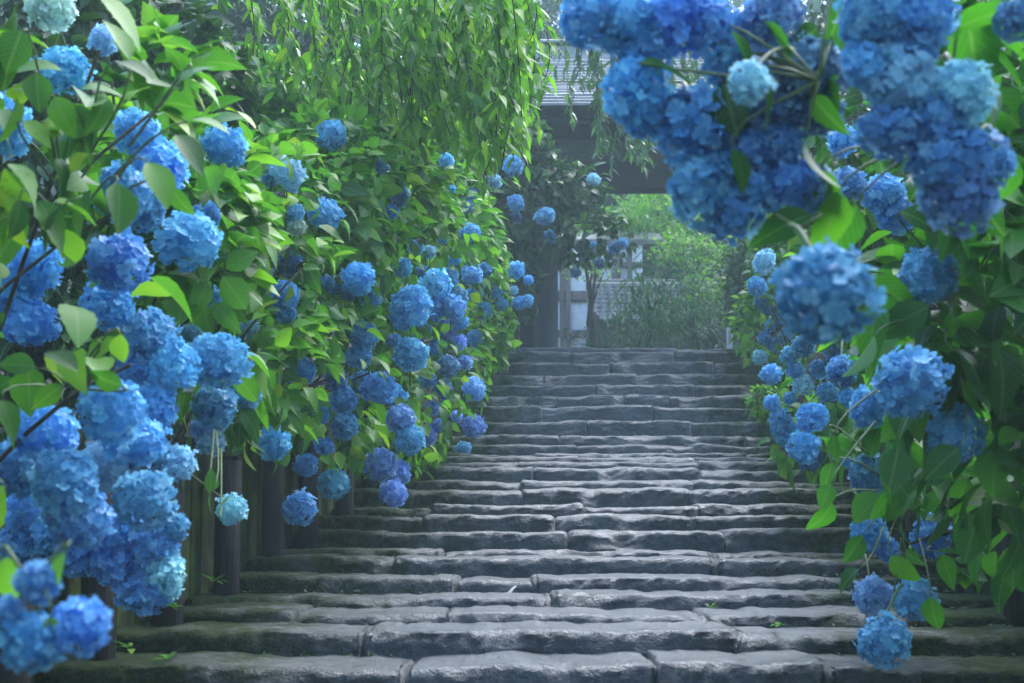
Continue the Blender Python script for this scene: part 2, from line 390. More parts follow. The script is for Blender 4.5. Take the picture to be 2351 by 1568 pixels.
stairs = bpy.data.objects.new("stone_stairs", None); COL.objects.link(stairs)
tag(stairs, "worn wet flight of uneven stone steps climbing between the hydrangeas", kind='structure')
def stone(k, x0, x1, yf, z, depth, seed):
    n = max(6, int((x1 - x0) / (.015 + .0024 * max(yf - 5, 0))))
    xs = np.linspace(0, 1, n)
    xs = np.concatenate([[0, .008, .02], xs[1:-1], [.98, .992, 1]]) * (x1 - x0) + x0
    # front bottom -> rounded nose -> back
    prof = np.array([(0.004, -.34), (.002, -.26), (0, -.20), (0, -.165), (0, -.135), (0, -.11), (0, -.088), (0, -.068), (0, -.05), (.001, -.034), (.004, -.021),
                     (.011, -.010), (.024, -.003), (.05, .0), (.10, .002), (.16, .004), (.24, .006), (.34, .008), (depth, .010)])
    if yf > 9.8: prof[14:, 1] *= 2.6
    m = len(prof)
    X = np.repeat(xs[:, None], m, 1); Y = np.repeat(prof[None, :, 0], len(xs), 0).copy(); Z = np.repeat(prof[None, :, 1], len(xs), 0).copy()
    r0 = random.uniform(-1, 1)
    top = np.clip((Z + .12) / .12, 0, 1)
    low = fbm(xs * 1.7, yf * 3, seed * 1.3, 11, 3)
    Z += (low * (.011 if yf < 9 else .016) + fbm(xs * 7, yf, seed, 5, 3) * .0065)[:, None] * top
    Y += (fbm(xs * 1.3 + 40, yf, seed * 2.1, 3, 3) * .022)[:, None] * (1 - np.clip(Y / .5, 0, 1))
    # broken bites out of the nose
    bite = np.clip(fbm(xs * 2.6, yf * 2, seed * 3.3, 21, 3) - .42, 0, 1)
    nose = np.exp(-((prof[:, 0] - .01) / .05)**2) * np.clip((prof[:, 1] + .11) / .06, 0, 1)
    Y += bite[:, None] * nose[None] * .12; Z -= bite[:, None] * nose[None] * .085
    # rough faces
    front = np.clip(1 - Y / .06, 0, 1)
    Y += front * ((.5 - np.abs(fbm(X * 11, Z * 30, seed * 1.7, 31, 4))) * .022 - .006 + fbm(X * 4, Z * 6, seed * 1.1, 37, 2) * .012)
    Z += (1 - front) * (.45 - np.abs(fbm(X * 15, Y * 15 + yf, seed * 1.9, 41, 4))) * .009
    # rounded ends
    e = np.minimum(xs - x0, x1 - xs); rad = .010 + .045 * abs(r0)**3
    q = np.clip(1 - e / rad, 0, 1); drop = 1 - np.sqrt(np.clip(1 - q * q, 0, 1))
    Y += drop[:, None] * rad * front * .9; Z -= drop[:, None] * rad * .6 * top
    X += np.where(top > 0, 1, 1) * fbm(Y * 9, Z * 9, seed, 51, 2) * .010 * (e < .012)[:, None]
    V = np.stack([X, Y + yf, Z + z], -1).reshape(-1, 3)
    i, j = np.meshgrid(np.arange(len(xs) - 1), np.arange(m - 1), indexing='ij')
    Q = np.stack([i * m + j, (i + 1) * m + j, (i + 1) * m + j + 1, i * m + j + 1], -1).reshape(-1, 4)
    b0, b1 = len(V), len(V) + 1
    V = np.concatenate([V, [[x0, yf + depth, z - .34], [x1, yf + depth, z - .34]]])
    jj = np.arange(m - 1); L = (len(xs) - 1) * m
    T = np.concatenate([np.stack([np.full(m - 1, b0), jj, jj + 1], -1), np.stack([np.full(m - 1, b1), L + jj + 1, L + jj], -1)])
    return mesh_from("stone", V, [Q, T])
sid = 0
for k in _ks:
    d, z = STEP[k]
    xl, xr = left_edge(d) - .10, left_edge(d) + WIDTH + (.12 if k > 2 else .7)
    js = [at(j, EDGE[k], d)[0] for j in JOINT.get(k, [700, 1500])]
    js = [j for j in js if xl + .25 < j < xr - .25]
    e = [xl]
    for j in js + [xr]:           # no stone longer than about 1.9 m
        while j - e[-1] > 1.95: e.append(e[-1] + random.uniform(.75, 1.3))
        if j - e[-1] > .2 or j == xr: e.append(j)
    for a, b in zip(e[:-1], e[1:]):
        sid += 1
        g = .003
        me = stone(k, a + g, b - g, d + random.uniform(-.018, .018), z + random.uniform(-.012, .012), .64, sid)
        link("stone", me, M['stone'], stairs)

# ------------------------------------------------------------------ ground
def smooth(t): t = np.clip(t, 0, 1); return t * t * (3 - 2 * t)
def ground_z(x, y):
    x, y = np.asarray(x, float), np.asarray(y, float)
    sz = np.where(y > 17.6, TOPZ, stair_z(np.clip(y, 3, 17.6)))
    le = left_edge(np.clip(y, 0, 20)); ri = le + WIDTH
    o = np.maximum(le - .18 - x, x - ri - .16)
    bank = smooth(o / .12) * .62 + np.clip(o, 0, 5) * .14
    fade = 1 - smooth((y - 16.5) / 1.6)
    z = sz - .36 + np.where(o > 0, (bank + .2) * fade, 0) + (1 - fade) * .30
    z = z + np.clip(-5 - x, 0, 60) * .42 + np.clip(x - 7, 0, 60) * .42
    z = np.minimum(z, TOPZ + 6 + (z - TOPZ - 6) * .04)
    return z + np.minimum(np.clip(y - 31, 0, 80) * .9, 15)
gx = np.unique(np.concatenate([np.arange(-3.2, 6.2, .11), np.arange(-70, 71, 2.5)])); gy = np.unique(np.concatenate([np.arange(2, 20, .25), np.arange(-40, 121, 3.0)]))
GX, GY = np.meshgrid(gx, gy, indexing='ij')
GZ = ground_z(GX, GY) + fbm(GX * 1.3, GY * 1.3, 0, 61, 3) * .03
m_ = len(gy)
i, j = np.meshgrid(np.arange(len(gx) - 1), np.arange(m_ - 1), indexing='ij')
Q = np.stack([i * m_ + j, (i + 1) * m_ + j, (i + 1) * m_ + j + 1, i * m_ + j + 1], -1).reshape(-1, 4)
g_ = link("ground", mesh_from("ground", np.stack([GX, GY, GZ], -1), Q), M['soil'])
tag(g_, "dark damp earth under the shrubs and around the steps", kind='structure')

# ------------------------------------------------------------------ posts and plank revetment along the flight
def post(x, y, h, wdt, label):
    z = float(ground_z(x, y)); z = min(z, float(stair_z(y))) - .1
    o = thing("wooden_post", (x, y, z), label, "post", "dark posts along the steps")
    H = h + .1
    mb = MB().tube([(x, y, z), (x, y, z + H * .5), (x + random.uniform(-.01, .01), y, z + H)], wdt / 2, 12, seed=int(y * 10))
    child(mb, "shaft", M['post'], o, True)
    child(MB().box((x, y, z + H + .011), (wdt * .82, wdt * .82, .02), .008), "cap", M['post'], o)
    return o
POSTS = [(4.5, "blurred post nearest the camera at lower left corner"), (5.22, "second post from lower left, under the drooping near flowers"), (6.0, "post behind the pale flower tip at lower left"),
         (6.83, "wide dark post right behind the lone flower on a bare stem"), (7.66, "dark post between two mossy panels, left of the low round flower"),
         (8.5, "dark post just right of the lowest round blue flower on the left"), (9.5, "dark post behind the violet drooping cluster"), (10.4, "small post nearly lost under left shrubs by the middle steps"), (11.4, "farthest visible left post under the leaves")]
for y, lab in POSTS:
    post(left_edge(y) + .005, y, .95, .125, lab)
post(2.087 + .03, 6.0, 1.15, .115, "lone dark post standing at the lower right edge")
post(left_edge(7.1) + WIDTH + .02, 7.1, 1.0, .115, "post behind the lone right hand post, half hidden by leaves")
def revetment(side, y0, y1, label):
    sgn = -1 if side == 'l' else 1
    x_of = (lambda y: left_edge(y) - .13) if side == 'l' else (lambda y: left_edge(y) + WIDTH + .13)
    o = thing("plank_revetment", (x_of(y0), y0, float(stair_z(y0)) - .2), label, "retaining wall")
    y = y0
    ang = math.atan(.0907)
    while y < y1:
        wd = random.uniform(.15, .23); yc = y + wd / 2
        z = float(stair_z(yc)) - .3; h = random.uniform(.86, 1.05)
        rot = np.array([[math.cos(ang), math.sin(ang), 0], [-math.sin(ang), math.cos(ang), 0], [0, 0, 1]])
        mb = MB().box((x_of(yc) + sgn * random.uniform(0, .03), yc, z + h / 2), (.06, wd - .014, h), .014, rot)
        child(mb, "plank", M['plank'], o)
        y += wd
revetment('l', 4.0, 13.2, "mossy upright plank wall holding the bank behind the left posts")
revetment('r', 4.8, 13.0, "mossy upright plank wall behind the lower right post")

# ------------------------------------------------------------------ leaf and flower prototypes
def leaf_proto(name, L=1.0, wmax=.30, fold=.25, droop=.35, rows=7, peak=.42, twist=0.0, tip=.0, tooth=.0):
    t = np.linspace(0, 1, rows)
    prof = np.where(t < peak, np.sin(t / peak * math.pi / 2)**.75, np.cos((t - peak) / (1 - peak) * math.pi / 2)**(.85 + tip)) * wmax
    prof = prof * (1 + np.where(np.arange(rows) % 2 == 0, -1, 1) * tooth)
    prof[0] = .015; prof[-1] = .0
    V, UV = [], []
    for a, wv in zip(t, prof):
        y = a * L; zc = -droop * a * a * L
        for s in (-1, 0, 1):
            tw = twist * a
            V.append((s * wv * math.cos(tw), y, zc + abs(s) * wv * fold + s * wv * math.sin(tw)))
            UV.append((.5 + s * .5 * max(wv, .02) / wmax, a))
    Q = []
    for r in range(rows - 1):
        for s in (0, 1):
            a = r * 3 + s; Q.append((a, a + 1, a + 4, a + 3))
    return np.array(V), np.array(Q), np.array(UV)
PROTO = {
    'hydrangea': [leaf_proto("l", 1, .36, .28, .30, 12, tooth=.035), leaf_proto("l", 1, .34, .12, .55, 12, tooth=.04), leaf_proto("l", 1, .37, .4, .12, 12, twist=.5, tooth=.04), leaf_proto("l", 1, .31, .2, .75, 12, twist=-.6, tooth=.035), leaf_proto("l", 1, .30, .3, .45, 11, .36, .9, .3, .05)],
    'cherry': [leaf_proto("l", 1, .185, .3, .25, 7, .34, tip=.7), leaf_proto("l", 1, .20, .15, .5, 7, .32, .5, .7), leaf_proto("l", 1, .16, .4, -.1, 6, .4, -.5, .5)],
    'small': [leaf_proto("l", 1, .26, .25, .25, 4, .45), leaf_proto("l", 1, .3, .1, .5, 4, .4)],
    'needle': [leaf_proto("l", 1, .07, .3, .35, 4, .4), leaf_proto("l", 1, .09, .2, .7, 4, .35)],
}
PMESH = {}
def proto_mesh(kind, v, matkey):
    key = (kind, v, matkey)
    if key not in PMESH:
        V, Q, UV = PROTO[kind][v]
        me = mesh_from("leaf", V, Q, UV); me.materials.append(M[matkey]); PMESH[key] = me
    return PMESH[key]
def frames(tip_dir, up):
    """rotation matrices with local Y along tip_dir and local Z near up"""
    y = tip_dir / (np.linalg.norm(tip_dir, axis=1)[:, None] + 1e-9)
    x = np.cross(y, up); x /= np.linalg.norm(x, axis=1)[:, None] + 1e-9
    z = np.cross(x, y)
    return np.stack([x, y, z], -1)

def floret_cloud(nf, seed, rf, open_bottom=.12):
    g = np.random.default_rng(seed)
    V, T, UV = [], [], []
    k = 0
    gold = math.pi * (3 - math.sqrt(5))
    lump = g.normal(size=(7, 3)); lump /= np.linalg.norm(lump, axis=1)[:, None]
    for q in range(nf):
        zz = 1 - (q + .5) / nf * (2 - open_bottom * 2); th = q * gold + g.normal() * .12
        d = np.array([math.cos(th) * math.sqrt(max(0, 1 - zz * zz)), math.sin(th) * math.sqrt(max(0, 1 - zz * zz)), zz])
        d += g.normal(size=3) * .07; d /= np.linalg.norm(d)
        rad = .82 + g.normal() * .075 + .12 * np.clip((lump @ d).max() - .6, 0, 1)
        nrm = d + g.normal(size=3) * .5; nrm /= np.linalg.norm(nrm)
        a = np.cross(nrm, g.normal(size=3)); a /= np.linalg.norm(a); b = np.cross(nrm, a)
        c = d * rad
        s = rf * g.uniform(.85, 1.2)
        base = len(V); V.append(c - nrm * .02); UV.append((.5, 0))
        cup = g.uniform(.05, .35)
        for p in range(4):
            an = p * math.pi / 2 + g.normal() * .1
            e = a * math.cos(an) + b * math.sin(an); f = -a * math.sin(an) + b * math.cos(an)
            tl = g.normal() * .10
            pts = [(.40, -.36, .06), (.80, -.42, .16), (1.0, 0, .24), (.80, .42, .16), (.40, .36, .06)]
            i0 = len(V)
            for (u, v_, h) in pts:
                V.append(c + s * (e * u + f * v_ + nrm * (h * cup * 3.0 + v_ * tl + .03)))
                UV.append((.5 + v_ * .5, math.hypot(u, v_) * .92))
            for r in range(4): T.append((base, i0 + r, i0 + r + 1))
    # dim inner mass so that the far side never shows through
    return np.array(V), np.array(T), np.array(UV)
def ico(sub=2):
    import bmesh
    bm = bmesh.new(); bmesh.ops.create_icosphere(bm, subdivisions=sub, radius=1)
    V = np.array([v.co[:] for v in bm.verts]); T = np.array([[l.index for l in f.verts] for f in bm.faces]); bm.free()
    return V, T
ICO = ico(2)
HEADS = []
for q, (nf, rf) in enumerate([(170, .195), (185, .185), (160, .205), (150, .21), (176, .19), (140, .22)]):
    V, T, UV = floret_cloud(nf, 100 + q, rf)
    iv = ICO[0] * .62; n0 = len(V)
    V = np.concatenate([V, iv]); T = np.concatenate([T, ICO[1] + n0]); UV = np.concatenate([UV, np.full((len(iv), 2), .3)])
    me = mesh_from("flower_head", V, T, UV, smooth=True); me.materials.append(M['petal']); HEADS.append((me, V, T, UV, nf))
FLORET = {}
def floret_mesh(q, f):
    if (q, f) not in FLORET:
        V, T, UV = HEADS[q][1:4]; v = V[f * 21:f * 21 + 21]; c = v[0].copy()
        me = mesh_from("floret", v - c, T[f * 16:f * 16 + 16] - f * 21, UV[f * 21:f * 21 + 21]); me.materials.append(M['petal'])
        FLORET[(q, f)] = (me, c)
    return FLORET[(q, f)]
BLUE, DEEP, PALE, VIOLET, CREAM, DARK = (.105, .475, .81, 1), (.07, .34, .69, 1), (.38, .71, .85, 1), (.22, .38, .78, 1), (.52, .70, .56, 1), (.07, .21, .42, 1)  # DEEP and DARK also put the shade on dimmer heads into petal colour

# ------------------------------------------------------------------ plant records: leaves are collected first, then the ones that show largest become objects
PLANTS = []
class Plant:
    def __init__(self, name, loc, label, cat, group, kind, mat, nmax=300):
        self.root = thing(name, loc, label, cat, group); self.loc = np.asarray(loc, float)
        self.kind, self.mat, self.nmax = kind, mat, nmax
        self.P, self.Rm, self.S, self.heads, self.fixed = [], [], [], [], []
        PLANTS.append(self)
    def leaves(self, P, Rm, S):
        self.P.append(np.asarray(P)); self.Rm.append(np.asarray(Rm)); self.S.append(np.asarray(S))
    def part(self, mb, name, mat, smooth=True):
        return child(mb, name, M[mat], self.root, smooth)

def fill_ellipsoid(pl, c, r, n, size, shell=(.55, 1.04), hang=.35, outward=1.0, upmix=.8, jitter=.55, front=True):
    """leaves in the outer shell of an ellipsoid; tips point out and down, faces up and out"""
    if front:                                   # sides turned away from everything visible get fewer leaves
        n2 = int(n * 1.0)
    n2 = n
    d = rng.normal(size=(n2, 3)); d /= np.linalg.norm(d, axis=1)[:, None]
    d[:, 1] = np.where((d[:, 1] > .35) & (rng.random(n2) < .75), -d[:, 1], d[:, 1])
    k = shell[0] + (shell[1] - shell[0]) * rng.random(n2)**.6
    P = np.asarray(c) + d * np.asarray(r) * k[:, None]
    nrm = d / np.asarray(r); nrm /= np.linalg.norm(nrm, axis=1)[:, None]
    tip = nrm * outward + rng.normal(size=(n2, 3)) * jitter; tip[:, 2] -= hang
    up = nrm * .6 + np.array([0, 0, upmix]) + rng.normal(size=(n2, 3)) * .38
    S = size * rng.uniform(.65, 1.25, n2)
    pl.leaves(P, frames(tip, up), S)

def E(x, y, d, rx, ry, rd):
    return at(x, y, d), np.array([px(rx, d), rd, px(ry, d)])

def shrub(label, ells, mat='leaf', size=.13, cover=5.2, name="hydrangea_shrub", cat="shrub", group="hydrangea shrubs lining the steps", kind='hydrangea', base=None, canes=7, **kw):
    c0, r0 = E(*ells[0])
    bx, by = (c0[0], c0[1]) if base is None else base
    bz = float(ground_z(bx, by))
    pl = Plant(name, (bx, by, bz), label, cat, group, kind, mat)
    pl.ells = [E(*e) for e in ells]; pl.yr = (min(e[2] - e[5] for e in ells), max(e[2] + e[5] for e in ells))
    for e in ells:
        c, r = E(*e)
        area = math.pi * r[0] * r[2]
        wfac = {'hydrangea': .36, 'cherry': .2, 'small': .32, 'needle': .10}[kind]
        fill_ellipsoid(pl, c, r, int(min(cover * area / (wfac * size * size), 5200)), size, **kw)
    for q in range(canes):
        c, r = pl.ells[q % len(pl.ells)]
        tgt = c + rng.normal(size=3) * r * .45; tgt[2] = c[2] + r[2] * rng.uniform(-.2, .6)
        a = np.array([bx, by, bz - .05]) + rng.normal(size=3) * [.15, .15, 0]; tgt[1] = max(tgt[1], c[1]) + .1
        mid = (a + tgt) / 2 + np.array([rng.normal() * .1, rng.normal() * .1, .2])
        pl.part(MB().tube(bez(a, mid, tgt, 8), np.linspace(.010, .005, 8), 6), "cane", 'woody')
    return pl

def head(pl, X, Y, W, H=None, col=BLUE, d=None, hue=.06, lab=None):
    """a flower head given in 3000 px picture units"""
    H = H or W
    x, y, w_, h_ = X / 1.276, Y / 1.276, W / 1.276, H / 1.276
    if d is None:
        d = .165 * F / ((w_ + h_) / 2)
        d = min(max(d, pl.yr[0]), pl.yr[1])
    d -= .12 if d < 5 else .42
    g = 1.07 if pl is not R1 else 1.2 if X != 2423 else 1.0
    p = at(x, y, d); w_ *= g; h_ *= g
    rx, rz = px(w_, d) / 2 * 1.04, px(h_, d) / 2 * 1.04
    pl.heads.append((p, rx, rz, col, hue, lab))

# ------------------------------------------------------------------ hydrangeas, left bank
L1 = shrub("large near hydrangea with blurred blue heads filling the left edge",
           [(120, 420, 3.7, 300, 330, .45), (130, 860, 3.5, 260, 330, .42), (90, 120, 3.8, 240, 190, .45), (330, 300, 4.1, 190, 230, .4)], size=.135, cover=3.6, base=(-1.9, 4.3), canes=4)
L0 = shrub("dim out of focus hydrangea sprig hanging in the bottom left corner",
           [(30, 1320, 2.15, 110, 170, .2)], size=.11, cover=1.4, base=(-1.35, 2.75), canes=0)
L2 = shrub("hydrangea over the first posts, with light green leaves between large heads",
           [(480, 640, 5.2, 160, 330, .5), (400, 480, 5.2, 190, 240, .5)], size=.13, base=(-1.9, 5.4))
L3 = shrub("hydrangea with a round head at mid height and one above the posts",
           [(590, 560, 6.6, 200, 250, .55), (630, 860, 6.5, 130, 190, .45)], size=.108, base=(-1.8, 6.8))
L4 = shrub("hydrangea with a wide bright blue cluster above long hanging heads",
           [(740, 520, 7.9, 220, 260, .6), (760, 860, 7.7, 130, 220, .45)], size=.108, base=(-1.7, 8.0))
L5 = shrub("hydrangea with bright heads in its middle and violet ones below",
           [(870, 520, 9.2, 200, 230, .6), (890, 870, 9.0, 130, 230, .45)], size=.104, base=(-1.6, 9.4))
L6 = shrub("upper hydrangea with many small bluish heads and darker violet ones beneath",
           [(980, 560, 10.8, 150, 200, .6), (980, 830, 10.6, 100, 220, .45)], size=.104, base=(-1.4, 11.0))
L7 = shrub("last left hydrangea whose sprays lean out over the steps",
           [(1070, 590, 12.4, 90, 150, .6), (1060, 800, 12.2, 60, 150, .4), (1130, 730, 13.0, 45, 120, .3)], size=.104, base=(-1.15, 12.6))
L8 = shrub("dark shaded hydrangea in front of the gate pillar",  # its shade is put into a darker leaf colour than the other hydrangeas
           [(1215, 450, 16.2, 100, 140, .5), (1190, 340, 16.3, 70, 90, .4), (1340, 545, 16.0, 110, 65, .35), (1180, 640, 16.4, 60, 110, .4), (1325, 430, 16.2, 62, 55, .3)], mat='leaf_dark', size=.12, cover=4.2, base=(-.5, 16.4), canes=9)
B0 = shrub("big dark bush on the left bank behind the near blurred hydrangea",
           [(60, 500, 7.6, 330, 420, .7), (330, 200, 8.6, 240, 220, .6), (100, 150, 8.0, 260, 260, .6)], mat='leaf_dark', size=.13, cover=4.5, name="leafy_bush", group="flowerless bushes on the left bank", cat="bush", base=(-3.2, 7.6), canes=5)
B1 = shrub("tall light green flowerless bush on the left bank behind the hydrangeas",
           [(560, 250, 10.0, 230, 120, .6), (740, 300, 10.8, 230, 140, .6)], size=.108, name="leafy_bush", group="flowerless bushes on the left bank", cat="bush", base=(-3.0, 10.8))
B2 = shrub("bright leafy bush under the hanging cherry shoots left of the gate",
           [(930, 380, 13.0, 200, 130, .7), (1060, 420, 13.6, 70, 120, .5)], size=.108, name="leafy_bush", group="flowerless bushes on the left bank", cat="bush", base=(-1.6, 13.6))

# ------------------------------------------------------------------ hydrangeas, right bank
R1 = shrub("nearest hydrangea, big blurred heads drooping in from the upper right",
           [(1900, 130, 2.65, 330, 180, .2), (2200, 260, 2.75, 220, 300, .25), (1850, 480, 2.7, 130, 120, .15)], mat='leaf_right', size=.125, cover=.9, base=(1.75, 3.0), canes=0, hang=.7)
R2 = shrub("dark green hydrangea wall on the right edge behind the near heads",
           [(2250, 640, 4.3, 210, 360, .45), (2300, 250, 4.4, 190, 300, .4), (2270, 1000, 4.5, 150, 240, .4), (2320, 1180, 4.7, 120, 130, .35), (2080, 800, 4.5, 110, 240, .35)], mat='leaf_right', size=.13, cover=4.6, base=(2.25, 4.6), canes=4)
R3 = shrub("right hydrangea with long stems hanging low over the lower steps",
           [(2110, 1080, 5.3, 150, 170, .35), (2000, 960, 5.6, 90, 130, .3), (2150, 1240, 5.3, 80, 80, .25)], mat='leaf_right', size=.125, cover=3.4, base=(2.3, 5.7), canes=7)
R4 = shrub("farther right hydrangea with bright blue heads beside the middle steps",
           [(1880, 860, 9.0, 110, 200, .45), (1840, 1000, 8.7, 70, 100, .35), (1950, 620, 8.8, 150, 200, .5)], size=.12, cover=3.8, base=(2.65, 9.2))
R5 = shrub("distant right hydrangea of small pale heads near the top steps",
           [(1790, 720, 12.5, 70, 150, .4), (1800, 560, 12.8, 80, 120, .4)], size=.115, base=(2.85, 12.6))
B3 = shrub("light green leafy bush on the right bank seen between the hanging heads",
           [(2060, 330, 8.0, 230, 210, .6), (1950, 520, 8.4, 120, 130, .5), (2300, 400, 7.6, 180, 300, .6)], mat='leaf_right', size=.125, cover=4.4, name="leafy_bush", group=None, cat="bush", base=(3.3, 8.0), canes=5)
Z1 = shrub("small fresh green azalea spilling over the ends of the top steps", [(1722, 750, 14.6, 38, 85, .3), (1745, 670, 14.7, 30, 40, .25)], mat='maple', size=.085, cover=4, name="azalea_bush", cat="bush", group="low bushes at the right step ends", kind='small', base=(2.95, 14.8), canes=4)
Z2 = shrub("low round leaved bush growing from the right wall by the middle steps", [(1755, 925, 11.4, 38, 42, .2)], mat='leaf', size=.055, cover=5, name="azalea_bush", cat="bush", group="low bushes at the right step ends", kind='small', base=(2.55, 11.5), canes=3)
Z3 = shrub("dark narrow leaved bush right of the gate opening", [(1745, 630, 16.4, 75, 130, .45), (1700, 690, 16.3, 38, 60, .3), (1800, 500, 16.6, 90, 120, .5)], mat='leaf_dark', size=.11, cover=4.5, name="narrow_leaved_bush", cat="bush", group=None, kind='cherry', base=(3.2, 16.9), hang=.9, canes=5)

# ---- heads (positions in 3000 px units)
for a in [(145, 20, 160, 110, CREAM), (190, 210, 160, 125, BLUE), (303, 120, 75, 90, PALE), (18, 370, 130, 200, BLUE), (397, 388, 125, 130, BLUE), (470, 490, 165, 130, BLUE), (357, 565, 160, 160, DEEP),
          (420, 620, 130, 110, DEEP), (100, 785, 165, 130, BLUE), (30, 850, 150, 150, BLUE), (85, 945, 170, 130, BLUE), (350, 770, 180, 160, DEEP), (317, 895, 130, 155, BLUE), (440, 985, 150, 150, BLUE),
          (500, 1070, 130, 170, BLUE), (405, 1080, 130, 110, DEEP), (330, 1205, 190, 170, BLUE), (440, 1190, 150, 150, BLUE), (390, 1290, 200, 120, BLUE), (130, 1270, 190, 150, BLUE), (55, 1375, 160, 170, BLUE),
          (190, 1410, 190, 180, BLUE), (325, 1360, 160, 150, PALE), (430, 1330, 130, 140, BLUE), (520, 1355, 95, 110, PALE), (225, 1520, 190, 170, DEEP), (420, 1465, 180, 160, BLUE), (510, 1540, 70, 90, BLUE),
          (455, 1610, 140, 110, BLUE), (482, 1685, 115, 140, PALE), (420, 1730, 160, 120, DEEP), (220, 1625, 140, 120, DEEP), (75, 1500, 130, 110, DEEP), (350, 1560, 140, 120, DEEP), (60, 1610, 140, 120, DEEP), (150, 1570, 140, 120, BLUE), (330, 1650, 130, 120, DEEP)]:
    head(L1, *a)
for a in [(90, 1880, 190, 150, DEEP), (240, 1835, 160, 160, DEEP), (110, 1705, 120, 120, DEEP), (20, 1800, 90, 110, DEEP)]: head(L0, *a)
for a in [(550, 705, 190, 135, BLUE), (605, 630, 80, 75, BLUE), (640, 1060, 175, 150, BLUE), (558, 985, 65, 65, BLUE), (625, 868, 62, 60, BLUE), (715, 1145, 95, 115, BLUE), (630, 1190, 125, 125, BLUE), (598, 1255, 80, 75, VIOLET),
          (615, 1295, 90, 70, PALE), (656, 433, 150, 92, BLUE), (570, 640, 70, 60, DEEP)]: head(L2, *a)
head(L2, 680, 1492, 85, 85, PALE, d=5.75)
for a in [(834, 865, 80, 85, BLUE), (838, 920, 70, 40, DEEP), (720, 962, 75, 75, PALE), (803, 1298, 88, 105, BLUE), (865, 630, 42, 72, BLUE), (840, 510, 130, 62, PALE), (790, 525, 45, 45, BLUE), (870, 665, 60, 40, CREAM)]: head(L3, *a)
for a in [(950, 628, 100, 88, BLUE), (970, 397, 96, 76, BLUE), (847, 775, 92, 72, DEEP), (968, 835, 68, 52, BLUE), (1050, 815, 92, 88, BLUE), (1078, 868, 92, 64, BLUE), (1018, 850, 70, 60, BLUE), (883, 1088, 82, 82, BLUE), (985, 1110, 66, 72, DEEP),
          (1005, 1172, 76, 82, BLUE), (1010, 1247, 76, 76, BLUE), (1066, 985, 74, 86, BLUE), (1048, 1048, 88, 62, BLUE), (941, 1217, 48, 48, BLUE), (896, 1362, 68, 64, BLUE), (950, 1306, 62, 46, DEEP), (977, 1416, 88, 78, BLUE), (879, 1488, 92, 96, DEEP)]: head(L4, *a)
for a in [(1115, 487, 38, 52, DEEP), (1173, 575, 52, 66, DARK), (1146, 620, 46, 42, BLUE), (1205, 895, 105, 120, BLUE), (1180, 930, 90, 60, BLUE), (1178, 784, 52, 62, BLUE), (1218, 726, 46, 46, BLUE), (1205, 1040, 95, 95, BLUE), (1152, 1000, 50, 46, DEEP),
          (1110, 1140, 100, 90, DEEP), (1160, 1160, 56, 76, BLUE), (1173, 1226, 84, 78, VIOLET), (1200, 1290, 88, 82, BLUE), (1115, 1362, 92, 92, VIOLET), (1165, 1385, 66, 82, VIOLET), (1150, 1448, 82, 72, VIOLET), (1060, 1120, 70, 60, DEEP)]: head(L5, *a)
for a in [(1307, 471, 44, 44, BLUE), (1276, 842, 82, 110, BLUE), (1316, 815, 52, 52, BLUE), (1325, 900, 72, 72, DEEP), (1307, 962, 62, 56, VIOLET), (1258, 738, 36, 42, PALE), (1298, 1140, 52, 62, DARK), (1312, 1074, 62, 62, DARK), (1250, 1275, 56, 62, VIOLET),
          (1267, 1195, 38, 46, VIOLET), (1285, 1245, 36, 36, VIOLET), (1338, 1220, 34, 34, VIOLET), (1325, 553, 24, 26, BLUE), (1340, 870, 60, 60, DEEP), (1270, 905, 70, 70, DEEP), (1240, 800, 46, 44, BLUE), (1295, 780, 40, 40, BLUE), (1350, 940, 46, 46, BLUE), (1235, 965, 56, 52, BLUE), (1345, 1005, 46, 44, VIOLET), (1280, 1020, 56, 54, BLUE), (1362, 1062, 44, 44, VIOLET), (1332, 758, 36, 36, BLUE), (1250, 1110, 52, 50, BLUE)]: head(L6, *a)
for a in [(1360, 603, 56, 46, BLUE), (1380, 567, 36, 32, BLUE), (1378, 682, 66, 48, BLUE), (1449, 531, 36, 46, PALE), (1383, 806, 60, 60, BLUE), (1421, 790, 32, 52, BLUE), (1392, 855, 44, 56, BLUE), (1418, 910, 46, 50, BLUE), (1390, 990, 36, 60, BLUE),
          (1387, 1140, 68, 62, VIOLET), (1390, 1250, 64, 66, VIOLET), (1356, 1318, 46, 50, BLUE), (1511, 790, 50, 52, BLUE), (1547, 820, 28, 30, BLUE), (1458, 860, 36, 34, BLUE), (1471, 892, 36, 34, BLUE), (1520, 888, 36, 42, BLUE), (1545, 882, 34, 40, BLUE),
          (1505, 850, 26, 26, PALE), (1300, 700, 30, 30, BLUE)]: head(L7, *a)
for a in [(1503, 487, 64, 52, BLUE), (1511, 594, 50, 46, DEEP), (1511, 638, 34, 36, DEEP), (1596, 634, 62, 46, BLUE), (1610, 694, 36, 42, BLUE), (1739, 527, 42, 36, PALE), (1822, 715, 36, 34, BLUE), (1800, 725, 34, 30, DEEP), (1793, 748, 34, 30, BLUE), (1755, 772, 34, 32, DARK),
          (1686, 797, 32, 32, DARK), (1737, 717, 22, 24, DEEP)]: head(L8, *a)
